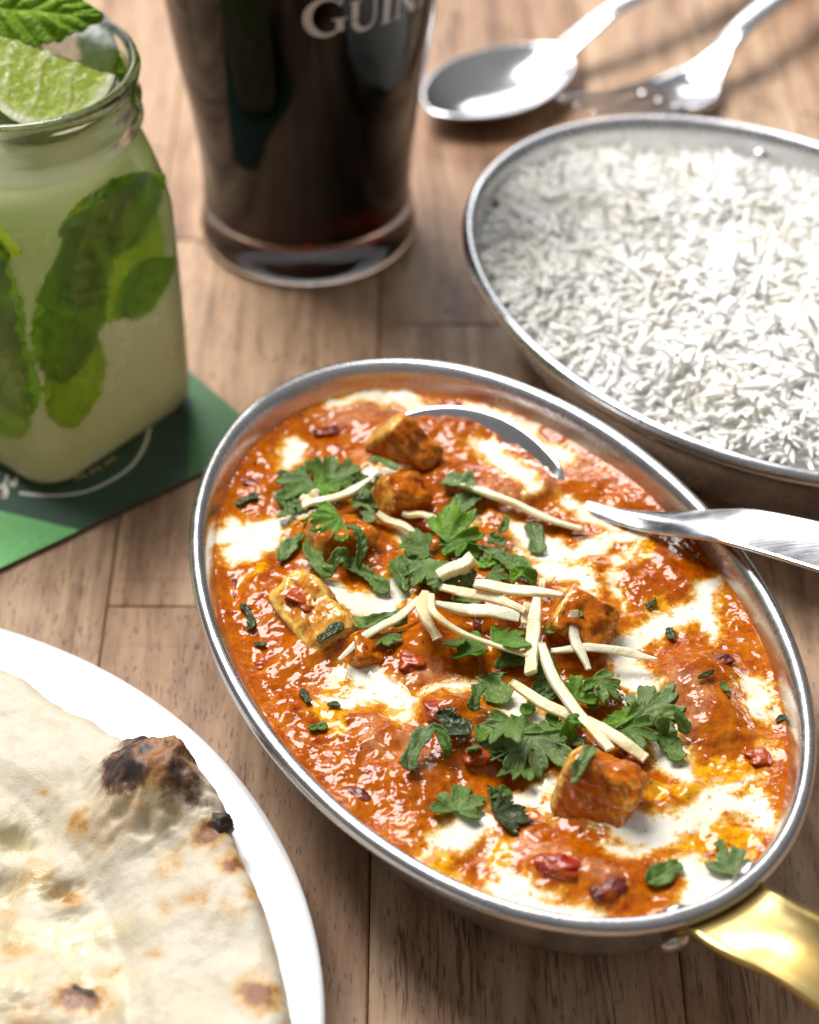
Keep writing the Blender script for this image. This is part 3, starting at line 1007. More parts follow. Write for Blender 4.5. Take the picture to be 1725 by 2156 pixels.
# left middle cluster
lf(688, 1105, 104, 205, CORI_BRIGHT, 'bright curled coriander leaf on the paneer cube left of centre', (14, -6), 4.6, 170, 5, 0.6, 7)
rb([(728, 1108, 2), (752, 1125, 2), (762, 1160, 1), (752, 1190)], 20, CORI, 'curled dark shred hanging to the right of the bright curled leaf', 2.4, 60, seed=8, arch=1.5)
rb([(640, 1125), (612, 1148), (588, 1180)], 26, CORI_PALE, 'pale shred reaching down left below the bright curled leaf', 1.6, 20, seed=9)
rb([(652, 1135), (658, 1168), (672, 1196), (700, 1212)], 26, CORI, 'shred hanging straight down below the bright curled leaf', 2.4, 40, seed=10, arch=1.0)
rb([(690, 1205), (716, 1180, 1.5), (738, 1186)], 24, CORI, 'wavy shred at the bottom of the left middle cluster', 1.8, 50, seed=11, arch=1.5)
rb([(725, 1182), (760, 1200), (790, 1222), (817, 1247)], 24, CORI, 'long shred running down right into the cream from the left middle cluster', 1.5, 20, seed=12)
rb([(590, 1172), (604, 1162), (618, 1150)], 14, CORI, 'tiny leaf tip by the pale shred at the left', 1.2, 20, seed=47)
# centre
rb([(935, 1010), (965, 1013), (1000, 1014)], 38, CORI_PALE, 'pale square leaf piece under the upper end of the back ginger strip', 1.2, 10, 0.05, 13)
rb([(958, 1075), (982, 1056), (1012, 1045)], 36, CORI_PALE, 'pale leaf piece below the back ginger strip, behind the bright centre leaf', 2.2, 15, seed=14)
lf(968, 1110, 132, 42, CORI_BRIGHT, 'tall bright coriander leaf standing in the middle of the curry', (-34, 10), 6.5, 170, 5, 0.45, 15)
lf(952, 1142, 100, 190, CORI_BRIGHT, 'bright leaf folded at the foot of the tall centre leaf', (10, 24), 4.5, 150, 4, 0.6, 16)
rb([(1052, 1122, 1), (1062, 1108, 2), (1068, 1086, 3)], 12, CORI, 'thin upright shred right of the tall centre leaf', 2.0, 40, seed=17)
lf(876, 1152, 84, 170, CORI, 'crinkled leaf left of the tall centre leaf', (10, 10), 2.6, 200, 5, 0.7, 18)
rb([(845, 1170), (838, 1190), (846, 1222), (850, 1245)], 26, CORI, 'narrow shred dropping into the cream left of the flat centre leaf', 1.6, 50, seed=19)
rb([(1118, 1102), (1128, 1128), (1133, 1165)], 28, CORI_PALE, 'pale strip of leaf lying alone in the cream right of centre', 0.9, 12, 0.06, 20)
rb([(1012, 1150), (1050, 1170), (1085, 1188), (1118, 1212)], 34, CORI, 'long dark shred running down right from the tall centre leaf', 2.0, 25, seed=21)
lf(892, 1208, 118, 235, CORI, 'broad flat leaf dipping into cream below the tall centre leaf', (6, 6), 2.4, 190, 5, 0.3, 22)
lf(935, 1228, 60, 280, CORI_PALE, 'small pale leaf at the crossing of ginger strips below centre', (8, 0), 4.4, 170, 4, 0.4, 23)
lf(1045, 1216, 58, -30, CORI, 'small dark leaf between the centre shred and the ginger pile', (0, 8), 1.8, 170, 4, 0.4, 24)
rb([(1075, 1225), (1098, 1214, 1.2), (1128, 1228)], 26, CORI_BRIGHT, 'glossy bent shred just above the top of the ginger pile', 2.2, 20, seed=25, arch=1.6)
rb([(985, 1196), (984, 1212), (980, 1234)], 26, CORI, 'short upright leaf piece beside the thick cut ginger stub', 2.0, 10, seed=26)
rb([(955, 1258), (985, 1262), (1015, 1266)], 26, CORI, 'dark leaf piece half hidden under the upper ginger strips', 1.8, 15, seed=27)
rb([(742, 1300), (768, 1322), (808, 1310), (858, 1305)], 28, CORI, 'shred bridging from the left cream towards the ginger pile', 2.2, 40, seed=28, arch=1.2)
lf(806, 1350, 62, 260, CORI, 'leaf below the left ginger strip', (0, 10), 2.0, 190, 4, 0.4, 29)
lf(1072, 1345, 104, 35, CORI_BRIGHT, 'bright leaf in the middle of the ginger pile with a pointed tip', (-14, -12), 4.6, 140, 3, 0.5, 30)
lf(995, 1368, 84, 190, CORI_BRIGHT, 'bright folded leaf below the long curved ginger strip', (-10, 22), 3.6, 170, 3, 0.6, 31)
lf(955, 1352, 60, 120, CORI, 'dark leaf behind the bright folded leaf', (10, 10), 3.0, 160, 3, 0.4, 32)
rb([(1148, 1330), (1175, 1318, 1), (1205, 1300, 2), (1222, 1285, 2)], 26, CORI, 'serrated shred climbing the paneer cube right of the ginger pile', 3.6, 30, seed=33)
rb([(1045, 1405), (1075, 1390), (1110, 1392)], 28, CORI, 'leaf piece in the cream under the ends of the curved ginger strip', 1.4, 20, seed=34)
# lower cluster
lf(1150, 1432, 96, 200, CORI, 'dark leaf under the crossing of the two longest ginger strips', (10, -10), 3.0, 180, 5, 0.5, 35)
lf(1222, 1452, 78, 60, CORI_BRIGHT, 'upright lobed leaf right of the steep ginger strip', (-26, 6), 4.0, 170, 4, 0.4, 36)
lf(1268, 1455, 96, -40, CORI, 'broad curled leaf at the upper right of the lower cluster', (16, -16), 3.4, 190, 5, 0.6, 37)
rb([(1030, 1420), (1040, 1446), (1060, 1482)], 38, CORI, 'flat shred in cream at the upper left of the lower cluster', 1.3, 12, 0.25, 38)
rb([(1010, 1440, 3), (1002, 1465, 2), (994, 1496)], 18, CORI, 'narrow standing shred above the lower left chunk', 2.0, 50, seed=39)
lf(1035, 1522, 118, 215, CORI, 'big rolled leaf at the left of the lower cluster', (12, 22), 4.6, 180, 4, 0.7, 40)
rb([(934, 1492), (945, 1515), (965, 1535), (985, 1548)], 36, HERB_DARK, 'dark wet shred on the chunk left of the lower cluster', 2.6, 20, seed=41)
lf(1112, 1592, 158, 262, CORI_PALE, 'largest flat fan leaf with pale stem in the lower cluster', (5, 4), 2.6, 210, 6, 0.22, 42)
lf(1090, 1526, 90, 90, CORI, 'leaf just above the largest fan leaf', (4, 10), 2.2, 180, 5, 0.4, 43)
lf(1178, 1540, 84, 30, CORI, 'leaf right of the largest fan leaf, under the ginger', (0, -8), 2.4, 190, 5, 0.5, 44)
rb([(1192, 1560), (1206, 1530, 2.5), (1240, 1535, 2)], 24, CORI_BRIGHT, 'curled bright shred right beside the end of the steep ginger strip', 3.2, 50, seed=45, arch=2)
lf(1308, 1512, 92, 130, CORI_BRIGHT, 'bright curled leaf at the right of the lower cluster', (14, -12), 3.2, 180, 5, 0.6, 48)
lf(1345, 1540, 100, -25, CORI, 'dark lobed leaf between the bright curled leaf and the cream', (-6, 10), 2.8, 180, 5, 0.5, 49)
lf(1378, 1484, 118, 40, CORI_PALE, 'flat pale pointed leaf right of the lower cluster', (-5, 4), 1.9, 180, 5, 0.25, 50)
rb([(1402, 1545), (1392, 1520, 2), (1420, 1512, 2), (1448, 1545)], 24, CORI, 'looped shred over the cream right of the lower cluster', 1.8, 40, seed=51, arch=2.0)
rb([(1396, 1545), (1412, 1570), (1432, 1602)], 32, CORI, 'shred hanging below the looped shred into white cream', 1.4, 20, seed=52)
rb([(1248, 1572, 8), (1228, 1600, 8.5), (1212, 1630, 6), (1204, 1645, 4)], 22, CORI_PALE, 'pale ribbon of leaf draped over the large paneer cube', 2.6, 15, 0.04, 53)
rb([(912, 1528, 3), (886, 1555, 2.5), (866, 1590, 1), (858, 1620)], 26, CORI_PALE, 'pale shred hanging down over the lower left chunk', 2.2, 20, seed=54)
rb([(905, 1526, 3), (928, 1540, 2.5), (940, 1572, 1.5), (944, 1595)], 16, CORI, 'thin curled end of shred on the lower left chunk', 2.2, 40, seed=55)
lf(966, 1682, 88, 80, CORI, 'leaf lying alone at the edge of the cream below the lower left chunk', (5, 5), 1.3, 250, 5, 0.25, 56)
lf(1072, 1706, 98, 20, HERB_DARK, 'dark wet leaf lying on the cream left of the large paneer cube', (4, 4), 1.3, 160, 5, 0.3, 57)
rb([(1028, 1668), (1050, 1672), (1072, 1662)], 20, CORI, 'narrow leaf sliver just above the dark wet leaf', 1.2, 30, seed=58)
lf(1082, 1624, 76, 200, CORI, 'leaf under the lower left edge of the largest fan leaf', (0, 8), 1.8, 190, 5, 0.5, 59)
rb([(1362, 1858), (1395, 1840), (1430, 1816)], 32, CORI, 'stiff shred lying in cream near the front rivets', 1.0, 15, 0.06, 60)
lf(1548, 1815, 84, 70, CORI_PALE, 'pale lobed leaf against the rim by the rear rivet', (-18, 4), 2.2, 190, 5, 0.3, 61)
rb([(1510, 1640 + 130), (1524, 1790), (1540, 1830)], 14, CORI, 'narrow green shred touching the pale lobed leaf by the rim', 1.0, 30, seed=62)
# chopped scraps between the larger leaves
r_s = random.Random(91)
for lab, grp, (cx_, cy_), (dx_, dy_), cnt in (
        ('tiny chopped scrap of coriander in the upper left leaf cluster', 'coriander scraps, upper left', (690, 1040), (110, 60), 8),
        ('tiny chopped scrap of coriander around the tall centre leaf', 'coriander scraps, centre', (960, 1180), (120, 70), 10),
        ('tiny chopped scrap of coriander in the lower leaf cluster', 'coriander scraps, lower cluster', (1180, 1520), (190, 75), 16)):
    for q_ in range(cnt):
        px_, py_ = cx_ + r_s.uniform(-dx_, dx_), cy_ + r_s.uniform(-dy_, dy_)
        a_ = r_s.uniform(0, math.pi)
        l_ = r_s.uniform(12, 24)
        rb([(px_ - l_ * math.cos(a_), py_ - 0.7 * l_ * math.sin(a_)), (px_, py_ + r_s.uniform(-4, 4)), (px_ + l_ * math.cos(a_), py_ + 0.7 * l_ * math.sin(a_))], r_s.uniform(16, 26),
           r_s.choice([CORI, CORI, CORI_BRIGHT, CORI_PALE]), lab, r_s.uniform(1.2, 2.6), 40, 0.3, 200 + q_ + cnt * 7, grp=grp, cup=0.2)
# small bits in the sauce
SB = 'small herb bits in the sauce'
rb([(636, 1452), (642, 1464), (652, 1480)], 18, HERB_DARK, 'small dark herb bit left of the yellow cream', 0.7, 20, seed=63, grp=SB, cup=0.0, wk=0.7)
rb([(690, 1486), (703, 1482), (716, 1488)], 14, HERB_DARK, 'small dark herb bit in the yellow patch', 0.7, 20, seed=64, grp=SB, cup=0.0, wk=0.7)
rb([(652, 1534), (672, 1530), (690, 1528)], 20, CORI, 'small leaf bit below the yellow patch at left', 0.9, 20, seed=65, grp=SB, cup=0.0, wk=0.7)
rb([(668, 1350), (690, 1334), (722, 1312)], 24, HERB_DARK, 'dark cooked leaf stuck on the long pale paneer slab', 2.8, 10, seed=66, grp=SB, cup=0.0, wk=0.7)
rb([(508, 1272), (524, 1292), (530, 1312), (522, 1328)], 18, HERB_DARK, 'dark wavy cooked herb in the sauce near the left wall', 0.7, 20, seed=67, grp=SB, cup=0.0, wk=0.7)
rb([(496, 1062), (520, 1050), (544, 1042)], 20, HERB_DARK, 'dark cooked leaf by the back left wall', 0.7, 20, seed=68, grp=SB, cup=0.0, wk=0.7)
rb([(1408, 1322), (1412, 1334), (1414, 1346)], 20, HERB_DARK, 'round dark green herb bit right of the white streak', 0.8, 10, seed=69, grp=SB, cup=0.0, wk=0.7)
rb([(1470, 1428), (1486, 1420), (1504, 1412)], 11, HERB_DARK, 'short green chive-like stalk on the ridge at the right', 1.0, 10, 0.0, 70, grp=SB, cup=0.0, wk=0.7)
rb([(1518, 1436), (1526, 1444), (1530, 1456)], 16, CORI, 'tiny leaf tip right of the short green stalk', 0.9, 20, seed=71, grp=SB, cup=0.0, wk=0.7)
rb([(1635, 1520), (1645, 1512), (1658, 1506)], 14, HERB_DARK, 'small dark herb bit by the right wall', 0.8, 20, seed=72, grp=SB, cup=0.0, wk=0.7)
rb([(1362, 1278), (1370, 1270), (1384, 1268)], 14, HERB_DARK, 'brown herb bit at the edge of the white streak', 0.8, 20, seed=73, grp=SB, cup=0.0, wk=0.7)
rb([(535, 1355), (548, 1357), (562, 1358)], 10, HERB_DARK, 'tiny green bit above the flat tomato flake', 0.6, 20, seed=74, grp=SB, cup=0.0, wk=0.7)


# ---------------------------------------------------------------- ginger
def ginger(pts, wpx, label, lift=2.0, seed=0, taper=(0.35, 0.5), thick=0.45):
    r_ = random.Random(seed + 400)
    P = np.array(smooth_prof([on_sauce(p[0], p[1], lift + (p[2] if len(p) > 2 else 0)) for p in pts], 16 if len(pts) < 4 else 10))
    n = len(P)
    s = np.linspace(0, 1, n)
    P[:, 2] += 0.5 * np.sin(s * 7 + seed)
    P[:, 0] += 0.25 * np.sin(s * 5.3 + seed * 2.1)
    P[:, 1] += 0.25 * np.sin(s * 6.1 + seed * 1.3)
    T = np.gradient(P, axis=0)
    T /= np.linalg.norm(T, axis=1)[:, None] + 1e-9
    w = wpx / 9.8 / 2 * 1.0
    tw = math.radians(r_.uniform(-35, 35))
    K = 14
    V = []
    for i in range(n):
        t = Vector(T[i])
        side = t.cross(Vector((0, 0, 1))).normalized()
        side = Matrix.Rotation(tw * (0.4 + s[i]), 3, t) @ side
        up = side.cross(t).normalized()
        e = taper[0] + (1 - taper[0]) * min(1, s[i] / 0.30) if s[i] < 0.5 else taper[1] + (1 - taper[1]) * min(1, (1 - s[i]) / 0.30)
        for j in range(K):
            f = 2 * math.pi * (j + 0.5) / K
            cx, cy = math.cos(f), math.sin(f)
            cx = math.copysign(abs(cx) ** 0.32, cx)
            cy = math.copysign(abs(cy) ** 0.32, cy)
            jit = 1 + 0.30 * float(vnoise(s[i] * 6 + seed, j * 0.5, seed)) + 0.16 * float(vnoise(s[i] * 22 + seed, j * 1.7, seed + 3))
            q = P[i] + np.array(side) * w * e * cx * jit + np.array(up) * w * thick * (0.5 + 0.5 * e) * cy * jit
            V.append(q)
    Fc = grid_faces(n, K, wrap=True)[:, ::-1].tolist()
    Fc.append(list(range(K))[::-1])
    Fc.append(list(range((n - 1) * K, n * K)))
    o = mesh('ginger_strip', V, Fc, GINGER, None, P[n // 2])
    return tag(o, label, 'ginger', 'ginger julienne strips on the curry')


ginger([(635, 1070), (690, 1050), (742, 1030), (786, 1008)], 20, 'thin tapering ginger strip across the upper left leaf cluster', 5.0, 1, (0.9, 0.25))
ginger([(636, 1050), (655, 1047), (668, 1043)], 24, 'short ginger stub at the lower end of the strip on the upper left cluster', 4.8, 2, (0.7, 0.9))
ginger([(793, 1080), (840, 1106), (892, 1138)], 25, 'soft ginger strip left of the tall centre leaf, sinking in cream', 2.2, 3, (0.8, 0.35))
ginger([(845, 1076), (895, 1088), (952, 1102)], 24, 'ginger strip behind the tall centre leaf, pointing at it', 3.4, 4, (0.6, 0.9))
ginger([(957, 1012), (1040, 1047), (1140, 1085), (1228, 1112)], 30, 'long ginger strip at the back running down to the right towards the spoon handle', 2.4, 5, (0.4, 0.8))
ginger([(925, 1214), (962, 1195), (1000, 1176)], 32, 'thick cut ginger stub in front of the tall centre leaf', 5.4, 6, (0.8, 1.0), 0.7)
ginger([(998, 1232), (1080, 1238), (1183, 1257)], 26, 'upper horizontal ginger strip of the central pile, its tip at the far right', 6.2, 7, (0.75, 0.3))
ginger([(932, 1238), (1010, 1252), (1106, 1288)], 22, 'second ginger strip of the central pile, slanting down right', 5.2, 8, (0.7, 0.5))
ginger([(915, 1270), (1000, 1286), (1096, 1296)], 26, 'lowest horizontal ginger strip of the central pile, with a ragged end', 4.8, 9, (0.4, 0.9))
ginger([(894, 1246), (893, 1290), (920, 1342)], 28, 'stubby ginger strip hanging down the left of the central pile', 4.8, 10, (0.55, 0.9))
ginger([(910, 1250, 1), (916, 1290), (968, 1332), (1050, 1360), (1126, 1384)], 17, 'long curved ginger strip sweeping down right from the central pile', 6.6, 11, (0.8, 0.6))
ginger([(884, 1258), (838, 1300), (770, 1338), (716, 1390)], 18, 'long thin ginger strip running down left from the central pile', 3.6, 12, (0.8, 0.4))
ginger([(1130, 1258), (1126, 1330), (1116, 1418)], 30, 'broad vertical ginger strip right of centre', 6.0, 13, (0.55, 0.85))
ginger([(1141, 1358), (1168, 1430), (1220, 1505), (1285, 1580)], 24, 'steep ginger strip crossing over the lower leaf cluster', 7.0, 14, (0.7, 0.9))
ginger([(1075, 1440), (1150, 1484), (1240, 1520), (1300, 1556), (1362, 1598)], 26, 'longest ginger strip, its tip pointing at the large paneer cube', 5.0, 15, (0.6, 0.85))
ginger([(1207, 1285, 2), (1214, 1350), (1238, 1408)], 22, 'short upright ginger strip on the paneer cube right of the pile', 5.2, 16, (0.8, 0.5))
ginger([(1162, 1366), (1230, 1364), (1318, 1376), (1385, 1384)], 18, 'translucent ginger strip running right into the white streak', 4.4, 17, (0.6, 0.3))
ginger([(1110, 1264), (1106, 1312)], 20, 'small ginger strip tucked behind the broad vertical strip', 5.0, 18, (0.8, 0.6))
ginger([(1138, 1242), (1148, 1222, 1), (1166, 1215)], 15, 'tiny curved orange stained ginger shred at the top right of the pile', 3.2, 19, (0.8, 0.5))


# ---------------------------------------------------------------- spoons and fork
def spoon_mesh(name, tip, dirv, roll, stations, mat, parent=None, nu=17):
    """stations: (distance from tip, half width, edge height, sag) along dirv"""
    S = smooth_prof(stations, 5)
    d = Vector(dirv).normalized()
    side = d.cross(Vector((0, 0, 1))).normalized()
    V = []
    for (s, w, e, g) in S:
        w = max(w, 0.05)
        k = min(1.0, max(0.0, (stations[-1][0] * 0 + 62 - s) / 18.0))
        rot = Matrix.Rotation(roll * k, 3, d)
        sd = rot @ side
        for j in range(nu):
            u = -1 + 2 * j / (nu - 1)
            zz = e - g * (1 - u * u)
            q = Vector(tip) + d * s + sd * (w * u) + Vector((0, 0, zz))
            V.append(tuple(q))
    o = mesh(name, V, grid_faces(len(S), nu), mat, parent)
    mod_solid(o, 1.1)
    mod_sub(o, 1)
    return o


def bowl_st(L, wmax, depth, handle):
    st = []
    for t in (0, 0.02, 0.06, 0.13, 0.24, 0.38, 0.54, 0.70, 0.84, 0.94):
        wq = wmax * (math.sin(math.pi * min(1, (t * 0.96) ** 0.88)) ** 0.62) if t > 0 else 0.0
        wq = max(wq, 3.0 if t > 0.5 else 0.0)
        g = depth * max(0.0, 1 - abs(2 * t - 0.95) ** 2.4)
        st.append((t * L, wq, 0.0, g))
    return st + handle


# serving spoon sunk in the curry
tip = SP_TIP.copy()
tip[2] = 31.8
Ls = SP_L
sdir = (SP_D[0], SP_D[1], 0)
hz = [(49, 2.6, -2.6, -0.4), (56, 2.3, -1.6, -1.0), (64, 2.9, -0.5, -1.2), (74, 4.2, 2.5, -0.8), (Ls - 4, 6.0, 7.8, -0.4), (Ls + 8, 7.4, 11.6, -0.3), (Ls + 40, 9.0, 16.0, -0.3), (Ls + 75, 8.8, 18.5, -0.3), (Ls + 82, 6.4, 18.8, -0.6), (Ls + 85, 0.5, 18.9, -0.2)]
serving_spoon = empty('serving_spoon', tuple(tip), 'steel serving spoon sunk in the curry, handle resting on the right rim', 'spoon', 'steel cutlery')
spoon_mesh('spoon_body', tip, sdir, 0.33, bowl_st(48, 13.5, 6.5, hz), STEEL2, serving_spoon)

# spoon and fork on the table at the back
bc = at(1048, 182, 6)
ad = math.radians(40)
bd = (math.cos(ad), math.sin(ad), 0)
tip2 = np.array([bc[0] - 28 * bd[0], bc[1] - 28 * bd[1], 8.5])
hz = [(57, 4.2, 0.4, -0.2), (66, 3.7, 3.5, -0.6), (80, 3.9, 7.5, -0.8), (105, 5.2, 9.0, -0.8), (140, 7.4, 5.5, -0.7), (170, 8.6, -0.5, -0.6), (180, 7.4, -3.0, -0.6), (185, 0.5, -4.5, -0.2)]
table_spoon = empty('table_spoon', (bc[0], bc[1], 0), 'polished steel spoon lying face up on the table behind the rice dish', 'spoon', 'steel cutlery')
spoon_mesh('spoon_body', tip2, bd, 0.0, bowl_st(57, 19.0, 8.0, hz), STEEL2, table_spoon)

fork = empty('fork', tuple(at(1440, 190, 0)), 'polished steel fork beside the spoon behind the rice dish', 'fork', 'steel cutlery')
fr = at(1385, 208, 9)            # root of the tines
fa = math.radians(50)
fd = np.array([math.cos(fa), math.sin(fa), 0])
fs = np.array([fd[1], -fd[0], 0])
st = [(0, 12.0, 0.0, 1.0), (6, 12.2, -2.2, 1.6), (14, 11.6, -3.6, 2.0), (22, 9.0, -3.6, 1.8), (28, 5.6, -2.0, 0.6), (35, 3.8, 1.0, -0.5), (48, 3.6, 5.5, -0.7), (75, 4.6, 8.0, -0.8), (110, 7.0, 4.5, -0.7), (140, 8.2, -1.5, -0.6), (150, 7.0, -3.4, -0.6), (154, 0.5, -5.0, -0.2)]
S = smooth_prof(st, 5)
V = []
for (s, w, e, g) in S:
    for j in range(13):
        u = -1 + 2 * j / 12
        q = fr + fd * s + fs * w * u + np.array([0, 0, e - g * (1 - u * u)])
        V.append(q)
o = mesh('handle', V, grid_faces(len(S), 13), STEEL2, fork)
mod_solid(o, 1.3)
for k in range(4):
    off = -9.6 + 6.4 * k
    V = []
    tp = smooth_prof([(1.5, 0.2, 2.7), (-10, 3.2, 2.6), (-22, 7.6, 2.3), (-34, 12.2, 1.7), (-39, 14.0, 0.9)], 5)
    for (s, z, w) in tp:
        for j in range(10):
            f = 2 * math.pi * j / 10
            sag = -1.0 * (1 - (off / 12) ** 2) * max(0, 1 + s / 20)
            q = fr + fd * s + fs * (off * (1 + s * 0.0008) + w * math.cos(f)) + np.array([0, 0, z + sag + 0.75 * math.sin(f)])
            V.append(q)
    Fc = grid_faces(len(tp), 10, wrap=True).tolist() + [list(range(len(V) - 10, len(V)))]
    mesh('tine', V, Fc, STEEL2, fork)

# ---------------------------------------------------------------- rice dish
RC, RA, RB, RANG = np.array([91.6, 515.5]), 91.3, 67.4, math.radians(-51.3)
rice_dish = empty('oval_dish', (RC[0], RC[1], 0), 'oval steel dish heaped with white rice, at the right', 'dish', 'oval steel serving dishes')
oval_dish(rice_dish, RC, RA, RB, RANG, RIM)
rc, rs = math.cos(RANG), math.sin(RANG)
wr = at(1405, 322, 31)
tt = math.pi / 2 + 0.62
wp = np.array([RC[0] + (RA - 6.0) * math.cos(tt) * rc - (RB - 6.0) * math.sin(tt) * rs, RC[1] + (RA - 6.0) * math.cos(tt) * rs + (RB - 6.0) * math.sin(tt) * rc, 30])
inw = np.array([RC[0] - wp[0], RC[1] - wp[1], 0])
rivet(rice_dish, wp, inw / np.linalg.norm(inw) + np.array([0, 0, 0.3]), 3.2, 1.5)


def rice_h(x, y):
    lx = (x - RC[0]) * rc + (y - RC[1]) * rs
    ly = -(x - RC[0]) * rs + (y - RC[1]) * rc
    rho2 = (lx / (RA - 6.5)) ** 2 + (ly / (RB - 6.5)) ** 2
    front = -(y - RC[1]) / 80.0
    h = 30.8 + 4.0 * np.clip(front, -1, 1) + 13.0 * np.clip(1 - rho2, 0, 1) ** 0.75
    return h + 6.5 * fbm(x / 17, y / 17, 2, 41), rho2


rng = np.random.default_rng(12)
# packed body of the mound
n = 150
uu = np.linspace(0, 1, 60)
tt_ = np.linspace(0, 2 * np.pi, n, endpoint=False)
U, T = np.meshgrid(uu, tt_, indexing='ij')
X = RC[0] + (RA - 6.6) * U * np.cos(T) * rc - (RB - 6.6) * U * np.sin(T) * rs
Y = RC[1] + (RA - 6.6) * U * np.cos(T) * rs + (RB - 6.6) * U * np.sin(T) * rc
Z = rice_h(X, Y)[0] - 0.2
rice = empty('rice', (RC[0], RC[1], 4), 'mound of fluffy white long-grain rice in the right-hand dish', 'rice', None, 'stuff')
mesh('packed_rice', np.stack([X.ravel(), Y.ravel(), Z.ravel()], 1), grid_faces(60, n, wrap=True)[:, ::-1].copy(), RICE, rice)
# loose grains on top
NS, NK = 7, 7
sl = np.linspace(-1, 1, NK)


def grain_arrays(count, layer, steep):
    out = []
    k = 0
    while k < count:
        a, b = rng.uniform(-1, 1, 2)
        if a * a + b * b > 0.985:
            continue
        x = RC[0] + (RA - 7.2) * a * rc - (RB - 7.2) * b * rs
        y = RC[1] + (RA - 7.2) * a * rs + (RB - 7.2) * b * rc
        h, r2 = rice_h(np.array(x), np.array(y))
        L = rng.uniform(4.2, 7.0)
        w = rng.uniform(0.72, 0.98)
        yaw = 7.0 * float(fbm(np.array(x / 22), np.array(y / 22), 2, 55)) + rng.normal(0, 0.75)
        tilt = rng.normal(0, steep)
        if r2 > 0.86:
            tilt *= 0.5
        bend = rng.uniform(-0.9, 0.9)
        z = float(h) + rng.uniform(-0.8, 0.6) + layer
        out.append((x, y, z, L, w, yaw, tilt, bend))
        k += 1
    return np.array(out)


G = np.concatenate([grain_arrays(6200, 0.2, 0.18), grain_arrays(1500, 0.7, 0.3), grain_arrays(380, 1.5, 0.75)])
f = np.linspace(0, 2 * np.pi, NS, endpoint=False)
Sg, Fg = np.meshgrid(sl, f, indexing='ij')
prof = np.sqrt(np.clip(1 - np.abs(Sg) ** 2.6, 0.02, 1))
x, y, z, L, w, yaw, tilt, bend = [G[:, i][:, None, None] for i in range(8)]
lx = L * Sg[None]
ly = w * prof[None] * np.cos(Fg)[None] + bend * (Sg[None] ** 2)
lz = w * 0.85 * prof[None] * np.sin(Fg)[None]
ax = lx * np.cos(tilt) - lz * np.sin(tilt)
az = lx * np.sin(tilt) + lz * np.cos(tilt)
VX = x + ax * np.cos(yaw) - ly * np.sin(yaw)
VY = y + ax * np.sin(yaw) + ly * np.cos(yaw)
VZ = z + az
V = np.stack([VX, VY, VZ], -1).reshape(-1, 3)
fq = grid_faces(NK, NS, wrap=True)
Fq = (fq[None] + (np.arange(len(G)) * NK * NS)[:, None, None]).reshape(-1, 4)
o = mesh('loose_grains', V, Fq, RICE, rice)
o['kind'] = 'stuff'

# ---------------------------------------------------------------- plate and naan
PC, PR = np.array([-140.0, 290.5]), 123.6
prof = smooth_prof([(0.5, 5.0), (60, 5.0), (78, 5.6), (86, 8.2), (92, 11.5), (105, 14.6), (117, 17.2), (121.5, 18.3), (123.2, 18.2), (123.6, 17.2), (122.5, 15.8), (112, 12.5), (95, 7.5), (84, 2.5), (80, 0.2), (77, 0.0), (75, 1.8), (40, 2.0), (0.5, 2.0)], 4)
V, Fc = lathe(PC, [(p[0], p[1]) for p in prof], 160)
plate = tag(mesh('dinner_plate', V, Fc, CERAMIC, None, (PC[0], PC[1], 0)), 'round white glazed plate under the naan, lower left', 'plate')

OUT = [(0, 1430), (50, 1452), (120, 1500), (200, 1548), (275, 1586), (330, 1600), (395, 1640), (436, 1700), (480, 1742), (492, 1790), (520, 1850), (556, 1930), (590, 2030), (607, 2120), (608, 2200)]
op = [at(px, py, 17 if px > 250 else 15)[:2] for px, py in OUT]
op += [np.array(p) for p in [(-30, 272), (-44, 246), (-66, 226), (-96, 212), (-130, 206), (-165, 208), (-198, 224), (-220, 250), (-230, 285), (-224, 322), (-204, 348), (-176, 362), (-150, 362)]]
op = np.array([p[:2] for p in smooth_prof([(p[0], p[1]) for p in op] + [(op[0][0], op[0][1])], 8)][:-1])
NC = np.array([-150.0, 296.0])
nb = len(op)
nrg = 150
q = np.linspace(0.0, 1, nrg) ** 0.8
PX = NC[0] + (op[None, :, 0] - NC[0]) * q[:, None]
PY = NC[1] + (op[None, :, 1] - NC[1]) * q[:, None]
rad = np.hypot(op[:, 0] - NC[0], op[:, 1] - NC[1])
# resample boundary finely for smooth rings
m = 420
tpar = np.linspace(0, nb, m, endpoint=False)
i0 = np.floor(tpar).astype(int)
fr_ = tpar - i0
bx = op[i0 % nb, 0] * (1 - fr_) + op[(i0 + 1) % nb, 0] * fr_
by = op[i0 % nb, 1] * (1 - fr_) + op[(i0 + 1) % nb, 1] * fr_
jit = 1 + 0.004 * fbm(tpar / 3.0, tpar * 0, 3, 61)
bx = NC[0] + (bx - NC[0]) * jit
by = NC[1] + (by - NC[1]) * jit
PX = NC[0] + (bx[None] - NC[0]) * q[:, None]
PY = NC[1] + (by[None] - NC[1]) * q[:, None]
edge_d = (1 - q[:, None]) * np.hypot(bx - NC[0], by - NC[1])[None]
rpl = np.hypot(PX - PC[0], PY - PC[1])
under = np.interp(rpl, [0, 80, 90, 105, 124], [5.4, 6.2, 11.0, 15.0, 18.6])
under = np.maximum(under, 8.5)


NWX = 2.4 * fbm(PX / 3.2, PY / 3.2, 3, 171)
NWY = 2.4 * fbm(PX / 3.2 + 5, PY / 3.2, 3, 175)


def nspot(px, py, rx, ry, z=17.0, rot=0.0):
    c = at(px, py, z)
    dx, dy = PX - c[0] + NWX, PY - c[1] + NWY
    cr, sr = math.cos(rot), math.sin(rot)
    return np.exp(-(((dx * cr + dy * sr) / rx) ** 2 + ((-dx * sr + dy * cr) / ry) ** 2))


